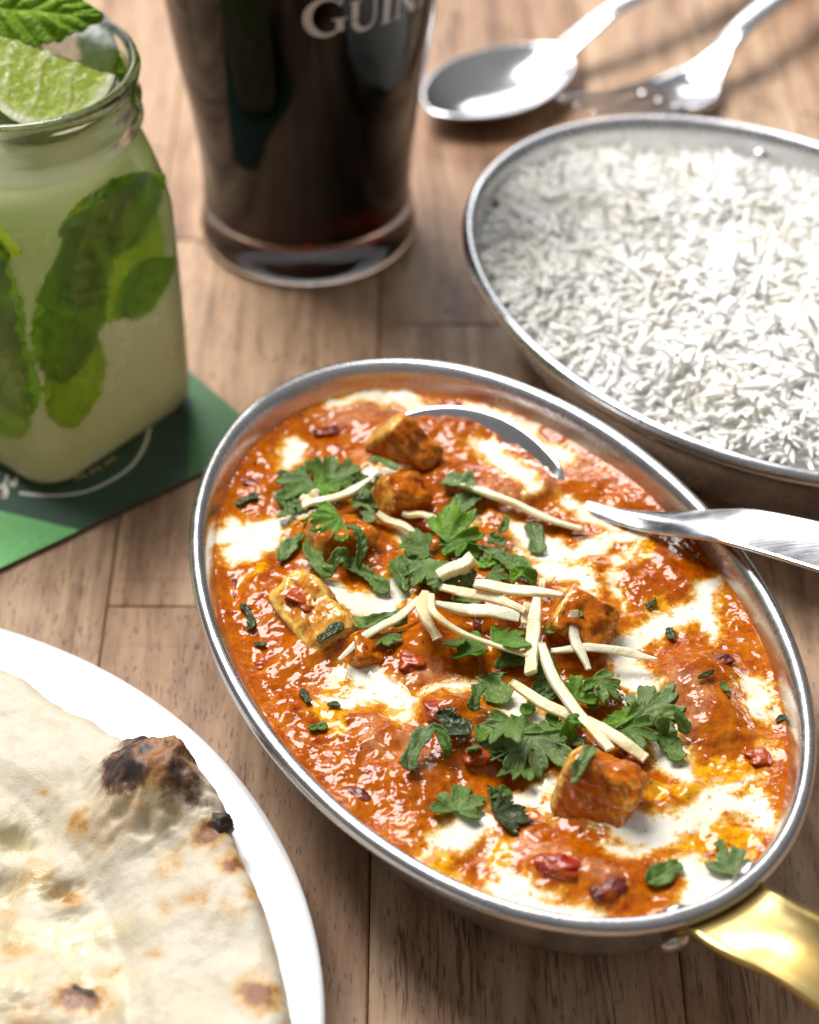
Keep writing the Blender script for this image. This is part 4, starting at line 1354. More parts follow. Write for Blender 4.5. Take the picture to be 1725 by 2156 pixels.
th = 5.6 * np.sqrt(np.clip(1 - (1 - np.clip(edge_d / 5.0, 0, 1)) ** 2, 0, 1)) + 0.3
top = under + th + 2.4 * fbm(PX / 17, PY / 17, 2, 71) + 0.45 * fbm(PX / 5, PY / 5, 3, 77)
top += 2.2 * nspot(430, 1880, 16, 20) + 1.6 * nspot(120, 1600, 22, 12)
bub = nspot(335, 1680, 9.6, 8.0, 20, -0.5)
top += 3.2 * nspot(335, 1700, 17, 12, 18)
top += 8.5 * np.clip(bub * 1.25, 0, 1) ** 0.8 + bub * (0.9 * fbm(PX / 2.4, PY / 2.4, 3, 90))
top += 3.6 * nspot(120, 2130, 12, 9) + 2.6 * nspot(40, 2060, 9, 7) + 2.4 * nspot(350, 1740, 14, 6)
for (px, py, rx, ry, a) in [(20, 1748, 3.6, 3.2, 4.2), (0, 1840, 4.5, 4.0, 4.6), (128, 1850, 3.2, 2.4, 3.6), (260, 1560, 3, 2, 0.5), (200, 1900, 12, 5, 1.0), (0, 2030, 6, 5, 1.6), (150, 1985, 16, 4, 1.0)]:
    top -= a * nspot(px, py, rx, ry)
top += 0.8 * nspot(60, 1820, 5, 4) + 1.2 * nspot(140, 1885, 4, 2.5)
toast = np.zeros_like(PX)
for (px, py, rx, ry, a) in [(441, 1812, 3.0, 3.6, 1.15), (487, 1865, 2.9, 2.9, 1.2), (545, 2122, 4.4, 4.6, 1.0), (540, 1917, 2.0, 2.2, 0.62), (165, 2105, 5.4, 3.4, 1.1), (170, 1745, 3.0, 3.6, 0.6), (145, 1868, 2.6, 3.2, 0.75),
                            (80, 1815, 4.0, 3.6, 0.5), (385, 1820, 3, 2, 0.4), (360, 1850, 3, 4, 0.42), (400, 1925, 2.5, 3, 0.5), (420, 1930, 3, 3, 0.48), (370, 1780, 2, 2, 0.4), (480, 1950, 2, 3, 0.45), (350, 1935, 3.5, 3.5, 0.5), (260, 1590, 2.6, 2, 0.55),
                            (95, 1668, 1.8, 1.4, 0.5), (150, 1750, 1.8, 1.4, 0.45), (30, 1980, 4, 4, 0.55), (55, 1940, 3, 2, 0.5), (335, 2010, 2.4, 2.2, 0.5), (220, 1790, 6, 4, 0.32), (240, 2030, 3, 2.4, 0.5), (60, 2150, 5, 4, 0.5), (10, 1900, 4, 5, 0.45), (500, 1830, 2, 5, 0.6), (300, 1740, 16, 9, 0.35), (510, 1960, 2, 2, 0.4)]:
    toast = np.maximum(toast, (a * 1.1 if a > 0.7 else a) * nspot(px, py, rx, ry))
toast = np.maximum(toast, 0.85 * sstep(0.25, 0.8, bub))
toast = np.maximum(toast, 0.28 * sstep(3.0, 0.3, edge_d))
burnt = np.zeros_like(PX)
for (px, py, rx, ry, a) in [(258, 1650, 4.2, 6.0, 1.25), (300, 1605, 6.5, 3.2, 1.15), (355, 1598, 6.0, 3.4, 1.2), (400, 1630, 3.4, 4.0, 1.2), (285, 1680, 4.0, 3.2, 1.2), (385, 1690, 4.4, 5.4, 0.85), (168, 2085, 2.4, 2.6, 1.2), (320, 1640, 3.2, 2.4, 0.75), (415, 1720, 3, 3, 0.6)]:
    burnt = np.maximum(burnt, a * nspot(px, py, rx, ry, 23 if px > 200 else 17))
butter = np.zeros_like(PX)
for (px, py, rx, ry, a) in [(90, 1950, 24, 7, 0.75), (60, 1840, 14, 8, 0.6), (190, 2090, 14, 14, 0.6), (20, 1730, 10, 8, 0.55), (100, 1700, 10, 8, 0.3), (30, 2090, 16, 16, 0.55)]:
    butter = np.maximum(butter, a * nspot(px, py, rx, ry))
bot = np.maximum(under - 0.2, 8.3)
V = np.concatenate([np.stack([PX, PY, np.maximum(top, bot + 0.2)], -1).reshape(-1, 3), np.stack([PX[-1:], PY[-1:], bot[-1:]], -1).reshape(-1, 3)])
Fc = grid_faces(nrg + 1, m, wrap=True)[:, ::-1].copy()
ex = lambda A: np.concatenate([A.ravel(), A[-1]])
naan = empty('naan', (NC[0], NC[1], 8), 'blistered naan flatbread with one charred bubble, on the white plate', 'bread')
mesh('flatbread', V, Fc, NAAN, naan, attrs={'toast': ex(toast), 'burnt': ex(burnt), 'butter': ex(butter)})
c = at(462, 1740, 24)
bm = bmesh.new()
bmesh.ops.create_icosphere(bm, subdivisions=4, radius=1.0)
V = []
for v in bm.verts:
    p = np.array(v.co)
    d = float(fbm(p[0] * 2 + 5, p[1] * 2 + p[2], 3, 5))
    V.append(c + p * np.array([3.0, 3.0, 3.4]) * (1 + 0.35 * d))
Fc = [[v.index for v in f_.verts] for f_ in bm.faces]
bm.free()
V = np.array(V)
k = (V[:, 0] - c[0]) * 0.25 + (V[:, 2] - c[2]) * 0.25
mesh('burnt_blister', V, Fc, NAAN, naan, attrs={'toast': np.full(len(V), 0.8), 'burnt': 0.45 + k, 'butter': np.zeros(len(V))})

# ---------------------------------------------------------------- coaster
CC = np.array([-36.6, 494.6])
e1 = np.array([-0.788, -0.616])
e2 = np.array([-0.612, 0.791])
SQ = 94.0


def coaster_pts(r=5.0, k=6, inset=0.0):
    out = []
    s = SQ - inset
    for (ux, vy, a0) in ((r, r, 180), (s - r, r, 270), (s - r, s - r, 0), (r, s - r, 90)):
        for i in range(k + 1):
            a = math.radians(a0 + 90 * i / k)
            out.append((ux + r * math.cos(a), vy + r * math.sin(a)))
    return out


def cw(u, v, z):
    p = CC + e1 * u + e2 * v
    return (p[0], p[1], z)


coaster = empty('beer_mat', cw(47, 47, 0), 'square green card coaster with angular bands under the drinks jar', 'coaster')
ring_ = coaster_pts()
k = len(ring_)
V = [cw(u, v, 0.15) for u, v in ring_] + [cw(u, v, 1.35) for u, v in ring_]
card = Mat('brown_card')
card.set(Base_Color=(0.12, 0.07, 0.045), Roughness=0.85)
card_o = mesh('card', V, [[i, i + k, (i + 1) % k + k, (i + 1) % k] for i in range(k)] + [list(range(k))[::-1], list(range(k, 2 * k))], card.m, coaster, smooth=False)


def print_mat(name, col):
    M = Mat(name)
    n = M.noise(900, 4, 0.7)
    n2 = M.noise(60, 3, 0.5)
    t = M.math('ADD', M.math('MULTIPLY', n, 0.6), M.math('MULTIPLY', n2, 0.4))
    dk = tuple(c_ * 0.72 for c_ in col)
    lt = tuple(min(1, c_ * 1.25) for c_ in col)
    M.set(Base_Color=M.ramp(t, [(0.35, dk), (0.65, lt)]), Roughness=0.55, Normal=M.bump(n, 0.12, 0.0003))
    return M.m


def clip_half(poly, p, nrm):
    """part of a convex polygon with (x-p).nrm >= 0"""
    out = []
    for i in range(len(poly)):
        a, b = np.array(poly[i]), np.array(poly[(i + 1) % len(poly)])
        da, db = (a - p) @ nrm, (b - p) @ nrm
        if da >= 0:
            out.append(a)
        if da * db < 0:
            out.append(a + (b - a) * da / (da - db))
    return out


top_poly = [np.array(cw(u, v, 0)[:2]) for u, v in coaster_pts(inset=0)]
A1, A2 = at(399, 800, 1.4)[:2], at(397, 1000, 1.4)[:2]
B1, B2 = at(0, 1075, 1.4)[:2], at(290, 1146, 1.4)[:2]
nA = np.array([(A2 - A1)[1], -(A2 - A1)[0]])
nA = nA * np.sign((CC - A1) @ nA)
nB = np.array([(B2 - B1)[1], -(B2 - B1)[0]])
nB = nB * np.sign((np.array(cw(94, 0, 0)[:2]) - B1) @ nB)
right = clip_half(top_poly, A1, nA)
rest = clip_half(top_poly, A1, -nA)
low = clip_half(rest, B1, nB)
midp = clip_half(rest, B1, -nB)
for nm, poly, col in (('mid_green_print', right, (0.030, 0.135, 0.033)), ('dark_green_print', midp, (0.022, 0.058, 0.038)), ('light_green_print', low, (0.13, 0.40, 0.12))):
    mesh(nm, [(p[0], p[1], 1.40) for p in poly], [list(range(len(poly)))], print_mat(nm, col), card_o, BASE[coaster.name], smooth=False)


def flat_stroke(name, pts, wid, z, mat, parent):
    P = np.array(smooth_prof([at(px, py, z)[:2] for px, py in pts], 10))
    T = np.gradient(P, axis=0)
    T /= np.linalg.norm(T, axis=1)[:, None] + 1e-9
    w = np.interp(np.linspace(0, 1, len(P)), np.linspace(0, 1, len(wid)), wid)[:, None] / 2
    Nn = np.stack([-T[:, 1], T[:, 0]], 1)
    V = np.concatenate([P + Nn * w, P - Nn * w])
    V = np.c_[V, np.full(len(V), z)]
    n_ = len(P)
    return mesh(name, V, [(i, i + 1, n_ + i + 1, n_ + i) for i in range(n_ - 1)], mat, parent, BASE[coaster.name], smooth=False)


INK = print_mat('white_ink', (0.70, 0.68, 0.60))
GOLD = print_mat('gold_ink', (0.42, 0.33, 0.17))
flat_stroke('printed_arc', [(41, 1038), (90, 1043), (140, 1042), (190, 1032), (240, 1008), (280, 978), (305, 938), (316, 900)], [1.1, 1.0, 0.9, 0.9, 0.9, 0.9], 1.46, INK, card_o)
flat_stroke('printed_script', [(-6, 1030), (2, 1024), (9, 1022), (12, 1034), (9, 1046), (4, 1040)], [0.6, 1.0, 1.2, 1.6, 1.6, 0.8], 1.48, INK, card_o)
flat_stroke('printed_script', [(6, 1022), (13, 1012), (16, 1000)], [0.8, 0.7, 0.7], 1.50, INK, card_o)
flat_stroke('printed_script', [(22, 1012), (28, 1022), (34, 1014), (33, 1004)], [0.7, 1.4, 0.8, 0.6], 1.48, INK, card_o)
# lower halves of a small curved word peeping out from under the jar
for i, (px, py) in enumerate([(163, 1010), (178, 1004), (194, 997), (210, 989), (226, 979), (240, 968)]):
    flat_stroke('printed_letter', [(px - 3, py - 9), (px - 2, py + 1)], [0.55, 0.55], 1.46, GOLD, card_o)
    if i % 2 == 0:
        flat_stroke('printed_letter', [(px + 4, py - 12), (px + 5, py - 2)], [0.5, 0.5], 1.46, GOLD, card_o)
    else:
        flat_stroke('printed_letter', [(px - 2, py + 1), (px + 6, py - 3)], [0.5, 0.5], 1.475, GOLD, card_o)

# ---------------------------------------------------------------- pint of stout
PB = np.array([-29.7, 596.0])
ZG = 0.0
outer = [(26, 0.0), (29.8, 0.3), (31.2, 2.0), (31.5, 5.0), (31.0, 9.0), (30.2, 14), (30.4, 24), (31.0, 32), (32.6, 45), (35.2, 60), (37.3, 75), (39.6, 95), (41.3, 115), (42.0, 132), (41.8, 152), (41.6, 158)]
pint = empty('pint_glass', (PB[0], PB[1], 0), 'tulip pint glass of black stout with pale lettering', 'drink')
po = smooth_prof(outer, 5)
pi = [(r - 2.4, z) for r, z in po if z > 15]
# the wall is one body of glass between its outside and the beer; above the beer it has an inner face
prof = [(0.4, 0.8), (20, 0.8)] + [tuple(p) for p in po] + [(40.6, 158.8), (39.4, 158.0)] + [tuple(p) for p in pi[::-1] if p[1] >= 142]
V, Fc = lathe(PB, prof, 128)
CLEAR = mat_glass('clear_glass', ior=1.42).m
pint_wall = mesh('glass', V, Fc, CLEAR, pint)
STOUT = Mat('stout')
gb = STOUT.node('ShaderNodeBsdfGlass')
gb.inputs['IOR'].default_value = 0.942
gb.inputs['Roughness'].default_value = 0.0
STOUT.t.links.new(gb.outputs[0], STOUT.out.inputs[0])
va = STOUT.node('ShaderNodeVolumeAbsorption')
va.inputs['Color'].default_value = (0.80, 0.10, 0.02, 1)
va.inputs['Density'].default_value = 1300
STOUT.t.links.new(va.outputs[0], STOUT.out.inputs['Volume'])
li = [(0.4, 9.4), (12, 9.6), (23, 10.2), (26.2, 11.2), (27.6, 13.2)] + [(r, z) for r, z in pi if z < 142]
li = li + [(li[-1][0], 142.05), (0.4, 142.05)]
V, Fc = lathe(PB, li, 128)
mesh('stout', V, Fc, STOUT.m, pint)
fo = [(0.4, 142.4)] + [(39.0, 142.4), (39.2, 150), (37, 152.5), (0.4, 153)]
V, Fc = lathe(PB, fo, 96)
mesh('foam_head', V, Fc, mat_plain('beer_foam', (0.72, 0.60, 0.42), 0.8, bump=(900, 0.4, 0.0006)).m, pint)


def gr(z):
    zs = np.array([p[1] for p in po])
    r_ = np.array([p[0] for p in po])
    return float(np.interp(z, zs, r_))


def arc(cx, cy, rx, ry, a0, a1, n_=22):
    return [(cx + rx * math.cos(math.radians(a0 + (a1 - a0) * i / (n_ - 1))), cy + ry * math.sin(math.radians(a0 + (a1 - a0) * i / (n_ - 1)))) for i in range(n_)]


def serif(x, y, w=0.17):
    return ([(x - w, y), (x + w, y)], [0.05, 0.05])


# letters as pen strokes in a unit box: (points, widths)
GL = [(arc(0.50, 0.5, 0.42, 0.47, 38, 320), [0.05, 0.06, 0.09, 0.15, 0.20, 0.21, 0.19, 0.13, 0.08, 0.06]), ([(0.845, 0.98), (0.835, 0.86), (0.80, 0.76)], [0.03, 0.07, 0.02]), ([(0.80, 0.40), (0.80, 0.10)], [0.17, 0.17]), ([(0.62, 0.42), (0.98, 0.42)], [0.04, 0.04])]
UL = [([(0.17, 1.0), (0.17, 0.40)], [0.19, 0.19]), (arc(0.48, 0.36, 0.315, 0.34, 180, 360), [0.19, 0.17, 0.12, 0.07, 0.06]), ([(0.795, 0.36), (0.795, 1.0)], [0.065, 0.065]), serif(0.17, 0.98), serif(0.80, 0.98, 0.14)]
IL = [([(0.18, 0.0), (0.18, 1.0)], [0.19, 0.19]), serif(0.18, 0.02), serif(0.18, 0.98)]
NL = [([(0.17, 0.0), (0.17, 1.0)], [0.07, 0.07]), ([(0.13, 1.0), (0.84, 0.0)], [0.20, 0.20]), ([(0.84, 0.0), (0.84, 1.0)], [0.07, 0.07]), serif(0.17, 0.02, 0.14), serif(0.12, 0.98, 0.12), serif(0.84, 0.98, 0.14)]
EL = [([(0.17, 0.0), (0.17, 1.0)], [0.18, 0.18]), ([(0.1, 0.97), (0.66, 0.97)], [0.06, 0.06]), ([(0.1, 0.5), (0.52, 0.5)], [0.06, 0.06]), ([(0.1, 0.03), (0.70, 0.03)], [0.06, 0.06])]
SL = [(arc(0.38, 0.73, 0.24, 0.24, 30, 270) + arc(0.38, 0.26, 0.26, 0.24, 90, -150), [0.05, 0.07, 0.11, 0.16, 0.18, 0.16, 0.11, 0.07, 0.05])]
LET = [(GL, 0.0, 11.4, 11.6), (UL, 11.6, 8.9, 9.4), (IL, 20.7, 8.9, 8.9), (NL, 24.6, 8.9, 9.0), (NL, 33.6, 8.9, 9.0), (EL, 42.7, 8.9, 9.0), (SL, 49.6, 8.9, 9.0), (SL, 56.4, 8.9, 9.0)]
LM = mat_plain('etched_lettering', (0.62, 0.57, 0.53), 0.45).m
BZ, A0 = 84.8, 0.06
for (strk, x0, sx, sy) in LET:
    V, Fc = [], []
    for si, (pts, wid) in enumerate(strk):
        P = np.array(pts, float)
        n2 = 12 if len(P) < 4 else len(P)
        if len(P) < 4:
            tq = np.linspace(0, 1, n2)
            P = np.stack([np.interp(tq, np.linspace(0, 1, len(P)), P[:, i]) for i in (0, 1)], 1)
        T = np.gradient(P, axis=0)
        T /= np.linalg.norm(T, axis=1)[:, None] + 1e-9
        w = np.interp(np.linspace(0, 1, n2), np.linspace(0, 1, len(wid)), wid)[:, None] / 2
        N_ = np.stack([-T[:, 1], T[:, 0]], 1)
        b0 = len(V)
        for row in (P + N_ * w, P, P - N_ * w):
            for (u, v) in row:
                z = BZ + v * sy
                r_ = gr(z) + 0.10 + 0.02 * si
                an = A0 + (x0 + u * sx) / 37.5
                V.append((PB[0] + r_ * math.sin(an), PB[1] - r_ * math.cos(an), z))
        for rr_ in (0, 1):
            for i in range(n2 - 1):
                a = b0 + rr_ * n2 + i
                Fc.append((a, a + 1, a + n2 + 1, a + n2))
    mesh('letter', V, Fc, LM, pint_wall, BASE[pint.name])

# ---------------------------------------------------------------- jar of minted lime drink
JB = np.array([-94.5, 509.0])
JANG = math.radians(49.0)


def rsq(s, rc_, th):
    """radius of a rounded square (half side s, corner radius rc_) in direction th"""
    th = (th + math.pi / 4) % (math.pi / 2) - math.pi / 4
    c_, s_ = math.cos(th), abs(math.sin(th))
    k_ = s - rc_
    if s * s_ / c_ <= k_:
        return s / c_
    b_ = k_ * (c_ + s_)
    return b_ + math.sqrt(max(0, b_ * b_ - 2 * k_ * k_ + rc_ * rc_))


def jar_ring(z, s, rc_, circ, n=128):
    out = []
    for i in range(n):
        th = 2 * math.pi * i / n
        r_ = rsq(s, rc_, th) * (1 - circ) + (s if circ else 0) * circ
        out.append((JB[0] + r_ * math.cos(th + JANG), JB[1] + r_ * math.sin(th + JANG), z))
    return out


JZ = 1.5
jo = [(0.0, 20, 9, 0), (0.4, 25, 10, 0), (2.0, 27.4, 10, 0), (5, 28.3, 10, 0), (12, 28.4, 10, 0), (40, 28.2, 10, 0), (62, 28.0, 11, 0.0), (70, 27.8, 12, 0.12), (77, 28.0, 14, 0.45), (82, 28.3, 16, 0.8), (85.5, 28.4, 20, 1.0), (87.2, 29.0, 20, 1.0), (88.8, 29.9, 20, 1), (90.5, 29.2, 20, 1), (92.2, 29.0, 20, 1), (94, 29.8, 20, 1), (95.8, 29.1, 20, 1), (98.5, 29.0, 20, 1), (100.5, 29.7, 20, 1), (102.2, 30.1, 20, 1), (103.6, 29.6, 20, 1), (104.2, 28.6, 20, 1), (103.6, 27.5, 20, 1), (101, 26.8, 20, 1), (92, 26.6, 20, 1), (86.6, 26.3, 20, 1)]
jar = empty('mason_jar', (JB[0], JB[1], JZ), 'square glass drinking jar with screw neck, beaded with condensation', 'jar')
n = 128
V = []
for (z, s, r_, cq) in jo:
    V += jar_ring(z + JZ, s, r_, cq, n)
kk = len(jo)
Fc = grid_faces(kk, n, wrap=True).tolist()
V += [(JB[0], JB[1], JZ)]
for j in range(n):
    Fc.append((kk * n, (j + 1) % n, j))
NB = next(i_ for i_, q_ in enumerate(jo) if q_[0] >= 77)      # ring where the shoulder ends
NF = [f_ for f_ in Fc if max(f_) < kk * n and min(f_) >= NB * n]
BF = [f_ for f_ in Fc if not (max(f_) < kk * n and min(f_) >= NB * n)]
mesh('jar_neck', V, NF, mat_glass('jar_glass', 0.0, (900, 0.05, 0.0005), (0.985, 1.0, 0.975), 1.46).m, jar)
JG = Mat('misted_glass')
# beads of condensation: a clear film that scatters a little and blurs what is behind it
drop = JG.math('ADD', JG.math('MULTIPLY', JG.voro(700, feature='SMOOTH_F1'), -1.0), JG.math('MULTIPLY', JG.noise(1500, 3, 0.6), 0.7))
patch = JG.ramp(JG.noise(65, 4, 0.6), [(0.35, 0.25), (0.62, 1.0)])
nb_ = JG.bump(drop, JG.math('MULTIPLY', patch, 0.5), 0.0008)
t1 = JG.node('ShaderNodeBsdfTransparent')
t1.inputs[0].default_value = (0.97, 0.99, 0.96, 1)
t2 = JG.node('ShaderNodeBsdfRefraction')
t2.inputs['IOR'].default_value = 1.30
JG.put(t2.inputs['Roughness'], JG.math('MULTIPLY', patch, 0.62))
JG.put(t2.inputs['Normal'], nb_)
t3 = JG.node('ShaderNodeBsdfTranslucent')
t3.inputs[0].default_value = (0.95, 0.97, 0.93, 1)
t4 = JG.node('ShaderNodeBsdfGlossy')
t4.inputs['Roughness'].default_value = 0.12
JG.put(t4.inputs['Normal'], nb_)
fr4 = JG.node('ShaderNodeFresnel')
fr4.inputs[0].default_value = 1.46
m1 = JG.node('ShaderNodeMixShader')
m1.inputs[0].default_value = 0.55
JG.t.links.new(t1.outputs[0], m1.inputs[1])
JG.t.links.new(t2.outputs[0], m1.inputs[2])
m2 = JG.node('ShaderNodeMixShader')
JG.put(m2.inputs[0], JG.math('MULTIPLY', patch, 0.20))
JG.t.links.new(m1.outputs[0], m2.inputs[1])
JG.t.links.new(t3.outputs[0], m2.inputs[2])
m3 = JG.node('ShaderNodeMixShader')
JG.put(m3.inputs[0], fr4.outputs[0])
JG.t.links.new(m2.outputs[0], m3.inputs[1])
JG.t.links.new(t4.outputs[0], m3.inputs[2])
JG.t.links.new(m3.outputs[0], JG.out.inputs[0])
mesh('jar_body', V, BF, JG.m, jar)

# cloudy drink
jl = [(3.6, 20, 8, 0), (5.0, 23.8, 8, 0), (9, 25.3, 8.5, 0), (40, 25.3, 8.5, 0), (62, 25.2, 9, 0), (72, 25.2, 13, 0.3), (79, 25.6, 16, 0.7), (84, 26.2, 20, 1.0), (86.8, 26.3, 20, 1.0)]
V = []
for (z, s, r_, cq) in jl:
    V += jar_ring(z + JZ, s, r_, cq, n)
kk = len(jl)
Fc = grid_faces(kk, n, wrap=True).tolist()
V += [(JB[0], JB[1], 3.6 + JZ), (JB[0], JB[1], 86.8 + JZ)]
for j in range(n):
    Fc.append((kk * n, (j + 1) % n, j))
    Fc.append((kk * n + 1, (kk - 1) * n + j, (kk - 1) * n + (j + 1) % n))
DR = Mat('cloudy_lime_drink')
sz = DR.node('ShaderNodeSeparateXYZ')
DR.put(sz.inputs[0], DR.obj())
zz = DR.math('ADD', sz.outputs[2], DR.math('MULTIPLY', DR.math('SUBTRACT', DR.noise(45, 3, 0.5), 0.5), 0.030))
drc = DR.ramp(DR.math('MULTIPLY', zz, 10.0), [(0.06, (0.95, 0.89, 0.64)), (0.30, (0.97, 0.95, 0.83)), (0.42, (0.90, 0.92, 0.68)), (0.55, (0.78, 0.84, 0.46)), (0.74, (0.78, 0.84, 0.48)), (0.9, (0.92, 0.95, 0.82))])
DR.set(Base_Color=drc, Roughness=0.25)
dtr = DR.node('ShaderNodeBsdfTranslucent')
DR.put(dtr.inputs[0], drc)
dmx = DR.node('ShaderNodeMixShader')
dmx.inputs[0].default_value = 0.78
DR.t.links.new(DR.p.outputs[0], dmx.inputs[1])
DR.t.links.new(dtr.outputs[0], dmx.inputs[2])
DR.t.links.new(dmx.outputs[0], DR.out.inputs[0])
drink = tag(mesh('lime_drink', V, Fc, DR.m, None, (JB[0], JB[1], 7.4 + JZ)), 'cloudy pale green lime and mint drink filling the glass jar', 'drink')


def mint(c, length, width, M3, label, mat=MINT, curl=0.25, seed=0, name='mint_leaf', grp='mint leaves in the jar', wave=1.0):
    """pointed oval leaf with toothed edge and quilted veins; c = middle (mm)"""
    nu_, nv_ = 60, 25
    s_ = np.linspace(0, 1, nu_)
    a_ = np.linspace(-1, 1, nv_)
    wd = width / 2 * np.sin(np.pi * s_ ** 0.85) ** 0.75 * (1 - 0.06 * np.abs(((s_ * 15) % 1) - 0.0) * 2 * (s_ > 0.03))
    S_, A_ = np.meshgrid(s_, a_, indexing='ij')
    X = (S_ - 0.5) * length
    Y = A_ * wd[:, None]
    ph = (S_ * 8 - np.abs(A_) * 1.6)
    vein = np.maximum(np.exp(-(A_ / 0.06) ** 2), np.exp(-((((ph) % 1) - 0.5) / 0.12) ** 2))
    quilt = (1 - np.exp(-((((ph) % 1) - 0.5) / 0.2) ** 2)) * (1 - np.exp(-(A_ / 0.12) ** 2))
    Z = curl * (np.abs(A_) ** 1.6) * width * 0.25 - 0.10 * length * curl * (2 * S_ - 1) ** 2 + wave * 0.055 * width * quilt + 0.02 * width * np.sin(S_ * 23 + A_ * 7 + seed) * wave
    L = np.stack([X.ravel(), Y.ravel(), Z.ravel()], 1)
    V = L @ np.array(M3).T + np.asarray(c)
    o = mesh(name, V, grid_faces(nu_, nv_), mat, None, c, attrs={'vein': vein.ravel()})
    mod_solid(o, 0.35)
    return tag(o, label, 'leaf', grp)


def rot(z, y=0, x=0):
    return Matrix.Rotation(math.radians(z), 3, 'Z') @ Matrix.Rotation(math.radians(y), 3, 'Y') @ Matrix.Rotation(math.radians(x), 3, 'X')


mint(at(45, 22, 112), 40, 21, rot(-4, 4, 28), 'big wrinkled mint leaf lying across the top of the jar', curl=-0.3, seed=1)
mint(at(236, 112, 99), 17, 8, rot(-60, 8, 60), 'small bright mint leaf standing inside the jar mouth at the right', curl=0.5, seed=2)
mint(at(216, 135, 93), 18, 14, rot(35, 35, 20), 'flat green mint leaf in the jar mouth beside the ice', curl=0.2, seed=3)
mint(at(268, 170, 96), 18, 6, rot(-75, 30, 70), 'narrow mint leaf pressed inside the jar neck at the right', curl=0.3, seed=4)


def wall_frame(side):
    """outward normal and along-wall direction of a flat jar side (0 = right front, 1 = left front)"""
    a = JANG - math.pi / 2 if side == 0 else JANG + math.pi
    return np.array([math.cos(a), math.sin(a), 0]), np.array([-math.sin(a), math.cos(a), 0])


def pressed(side, along, z, length, width, spin, label, seed, depth=25.7, mat=MINT):
    nrm, al = wall_frame(side)
    c_ = np.array([JB[0], JB[1], z + JZ]) + nrm * depth + al * along
    B = np.array([al, np.array([0, 0, 1.0]), np.cross(al, [0, 0, 1.0])]).T
    sp = math.radians(spin)
    R = np.array([[math.cos(sp), -math.sin(sp), 0], [math.sin(sp), math.cos(sp), 0], [0, 0, 1]])
    return mint(c_, length, width, B @ R, label, mat, 0.06, seed, wave=0.5)


JL = mat_leaf('submerged_mint', (0.26, 0.40, 0.035), (0.38, 0.54, 0.055), (0.52, 0.66, 0.14), 0.4, 0.4, trans=0.55)
JY = mat_leaf('submerged_pale_mint', (0.50, 0.56, 0.09), (0.62, 0.68, 0.13), (0.72, 0.76, 0.26), 0.4, 0.4, trans=0.55)
pressed(1, 13, 57, 40, 28, 80, 'dark mint leaf in the jar behind its left front face', 11, mat=JL)
pressed(1, 15, 40, 38, 26, 105, 'mint leaf low in the jar behind the left front face', 12, mat=JL, depth=25.5)
pressed(1, 12, 27, 34, 26, 60, 'yellow green mint leaf lowest in the jar at the left', 13, mat=JY, depth=25.9)
pressed(0, -13, 52, 42, 26, 78, 'mint leaf in the jar behind the right front face near the corner', 14, mat=JL)
pressed(0, 3, 58, 38, 34, 100, 'broad yellow green mint leaf in the jar behind the right front face', 15, mat=JY, depth=25.4)
pressed(0, 12, 45, 22, 17, 12, 'small dark crumpled mint leaf at the right of the jar', 16, mat=JL, depth=25.8)
pressed(0, -14, 32, 32, 22, 84, 'mint leaf low in the jar by the front corner', 17, mat=JY, depth=25.9)
pressed(0, 10, 68, 26, 20, 20, 'mint leaf under the jar shoulder at the right', 18, mat=JL, depth=25.2)
pressed(1, 6, 66, 34, 24, 20, 'mint leaf high in the jar at the left edge of the picture', 20, mat=JL, depth=25.4)
pressed(1, 14, 74, 24, 14, 0, 'pale mint leaf under the shoulder at the front corner of the jar', 21, mat=JY, depth=25.2)
pressed(0, -4, 66, 34, 22, 60, 'mint leaf in the upper middle of the right front face of the jar', 22, mat=JL, depth=25.3)
pressed(0, 2, 74, 30, 14, 5, 'narrow mint leaf floating just under the surface of the drink', 19, mat=JL, depth=25.0)

# lime wedge on the rim
PEEL = Mat('lime_peel')
pn = PEEL.voro(900, feature='SMOOTH_F1')
PEEL.set(Base_Color=PEEL.ramp(PEEL.noise(120, 4, 0.6), [(0.35, (0.035, 0.085, 0.006)), (0.6, (0.085, 0.16, 0.012)), (0.8, (0.19, 0.25, 0.02))]), Roughness=0.28, Normal=PEEL.bump(pn, 0.35, 0.0006))
FLESH = Mat('lime_flesh')
fn = FLESH.noise(420, 4, 0.65, vec=FLESH.vec((1, 1, 1)), dist=1.0)
pc = FLESH.mix(FLESH.attr('pith'), FLESH.ramp(fn, [(0.3, (0.22, 0.29, 0.025)), (0.55, (0.32, 0.39, 0.05)), (0.75, (0.44, 0.50, 0.12))]), (0.56, 0.58, 0.36))
FLESH.set(Base_Color=pc, Roughness=0.22, Normal=FLESH.bump(fn, 0.6, 0.0009), Subsurface_Weight=0.35, Subsurface_Radius=(1, 1, 0.4), Subsurface_Scale=0.004)


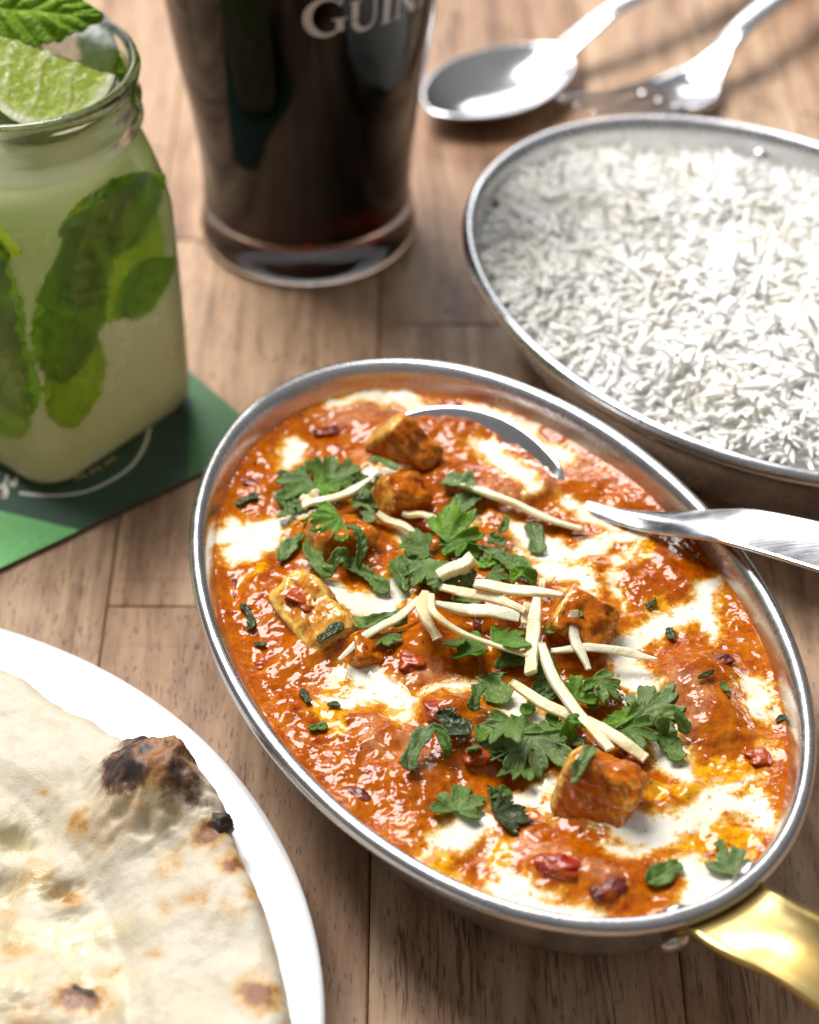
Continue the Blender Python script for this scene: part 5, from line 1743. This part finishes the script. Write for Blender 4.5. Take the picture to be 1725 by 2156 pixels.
def lime_wedge(ctr, M3, R, label, half=32):
    root = empty('lime_wedge', ctr, label, 'lime', 'lime wedges in the jar')
    # cut faces: half discs hinged on the local X axis; normal of face at +-half degrees from -Z
    for sgn in (1, -1):
        nr_, nt_ = 26, 90
        rr_ = np.linspace(0, 1, nr_)
        tt2 = np.linspace(0, np.pi, nt_)
        Q, T = np.meshgrid(rr_, tt2, indexing='ij')
        x_ = Q * R * 0.76 * np.cos(T)
        d_ = Q * R * np.sin(T)
        hb = math.radians(half) * sgn
        xs = x_ / (R * 0.34) + 0.10 * np.sin(d_ * 0.35)
        seg = np.abs(((xs + 0.5) % 1) - 0.5) * R * 0.34
        pith = np.maximum(sstep(0.86, 0.91, Q), 0.75 * np.exp(-(seg / 0.26) ** 2))
        pith = np.maximum(pith, sstep(0.12, 0.05, Q))
        dip = 0.15 * sstep(0.86, 0.80, Q) * sstep(0.3, 1.4, seg) * sgn * -1
        y_ = d_ * math.sin(hb) + dip * math.cos(hb)
        z_ = -d_ * math.cos(hb) + dip * math.sin(hb)
        L = np.stack([x_.ravel(), y_.ravel(), z_.ravel()], 1)
        mesh('flesh', L @ np.array(M3).T + ctr, grid_faces(nr_, nt_), FLESH.m, root, attrs={'pith': pith.ravel()})
    tt2 = np.linspace(0, np.pi, 70)
    bb = np.radians(np.linspace(-half, half, 24))
    T, Bq = np.meshgrid(tt2, bb, indexing='ij')
    x_ = R * 0.768 * np.cos(T)
    d_ = R * 1.012 * np.sin(T)
    L = np.stack([x_.ravel(), (d_ * np.sin(Bq)).ravel(), (-d_ * np.cos(Bq)).ravel()], 1)
    mesh('peel', L @ np.array(M3).T + ctr, grid_faces(70, 24), PEEL.m, root)
    return root


lime_wedge(at(103, 108, 107), rot(-4, 21, -31), 22.0, 'large lime wedge sitting in the mouth of the jar', 36)
nrm, al = wall_frame(0)
# ice
ICE = mat_glass('ice', 0.12, (260, 0.5, 0.0015), (0.97, 0.99, 1.0), 1.31)
ICE.p.inputs['Transmission Weight'].default_value = 0.72
ICE = ICE.m
bm = bmesh.new()
bmesh.ops.create_cube(bm, size=2.0)
bmesh.ops.subdivide_edges(bm, edges=bm.edges[:], cuts=8, use_grid_fill=True)
c = at(150, 112, 98)
V = []
M3 = rot(25, 12, 8)
for v in bm.verts:
    p = np.array(v.co)
    p = p / (abs(p) ** 7).sum() ** (1 / 7)
    w = M3 @ Vector(p * np.array([11.0, 9.0, 8.0]) * (1 + 0.05 * float(fbm(p[0] * 2, p[1] * 2 + p[2], 2, 3))))
    V.append((c[0] + w.x, c[1] + w.y, c[2] + w.z))
Fc = [[v.index for v in f_.verts] for f_ in bm.faces]
bm.free()
tag(mesh('ice_cube', V, Fc, ICE, None, c), 'clear ice cube in the jar mouth behind the lime wedge', 'ice')
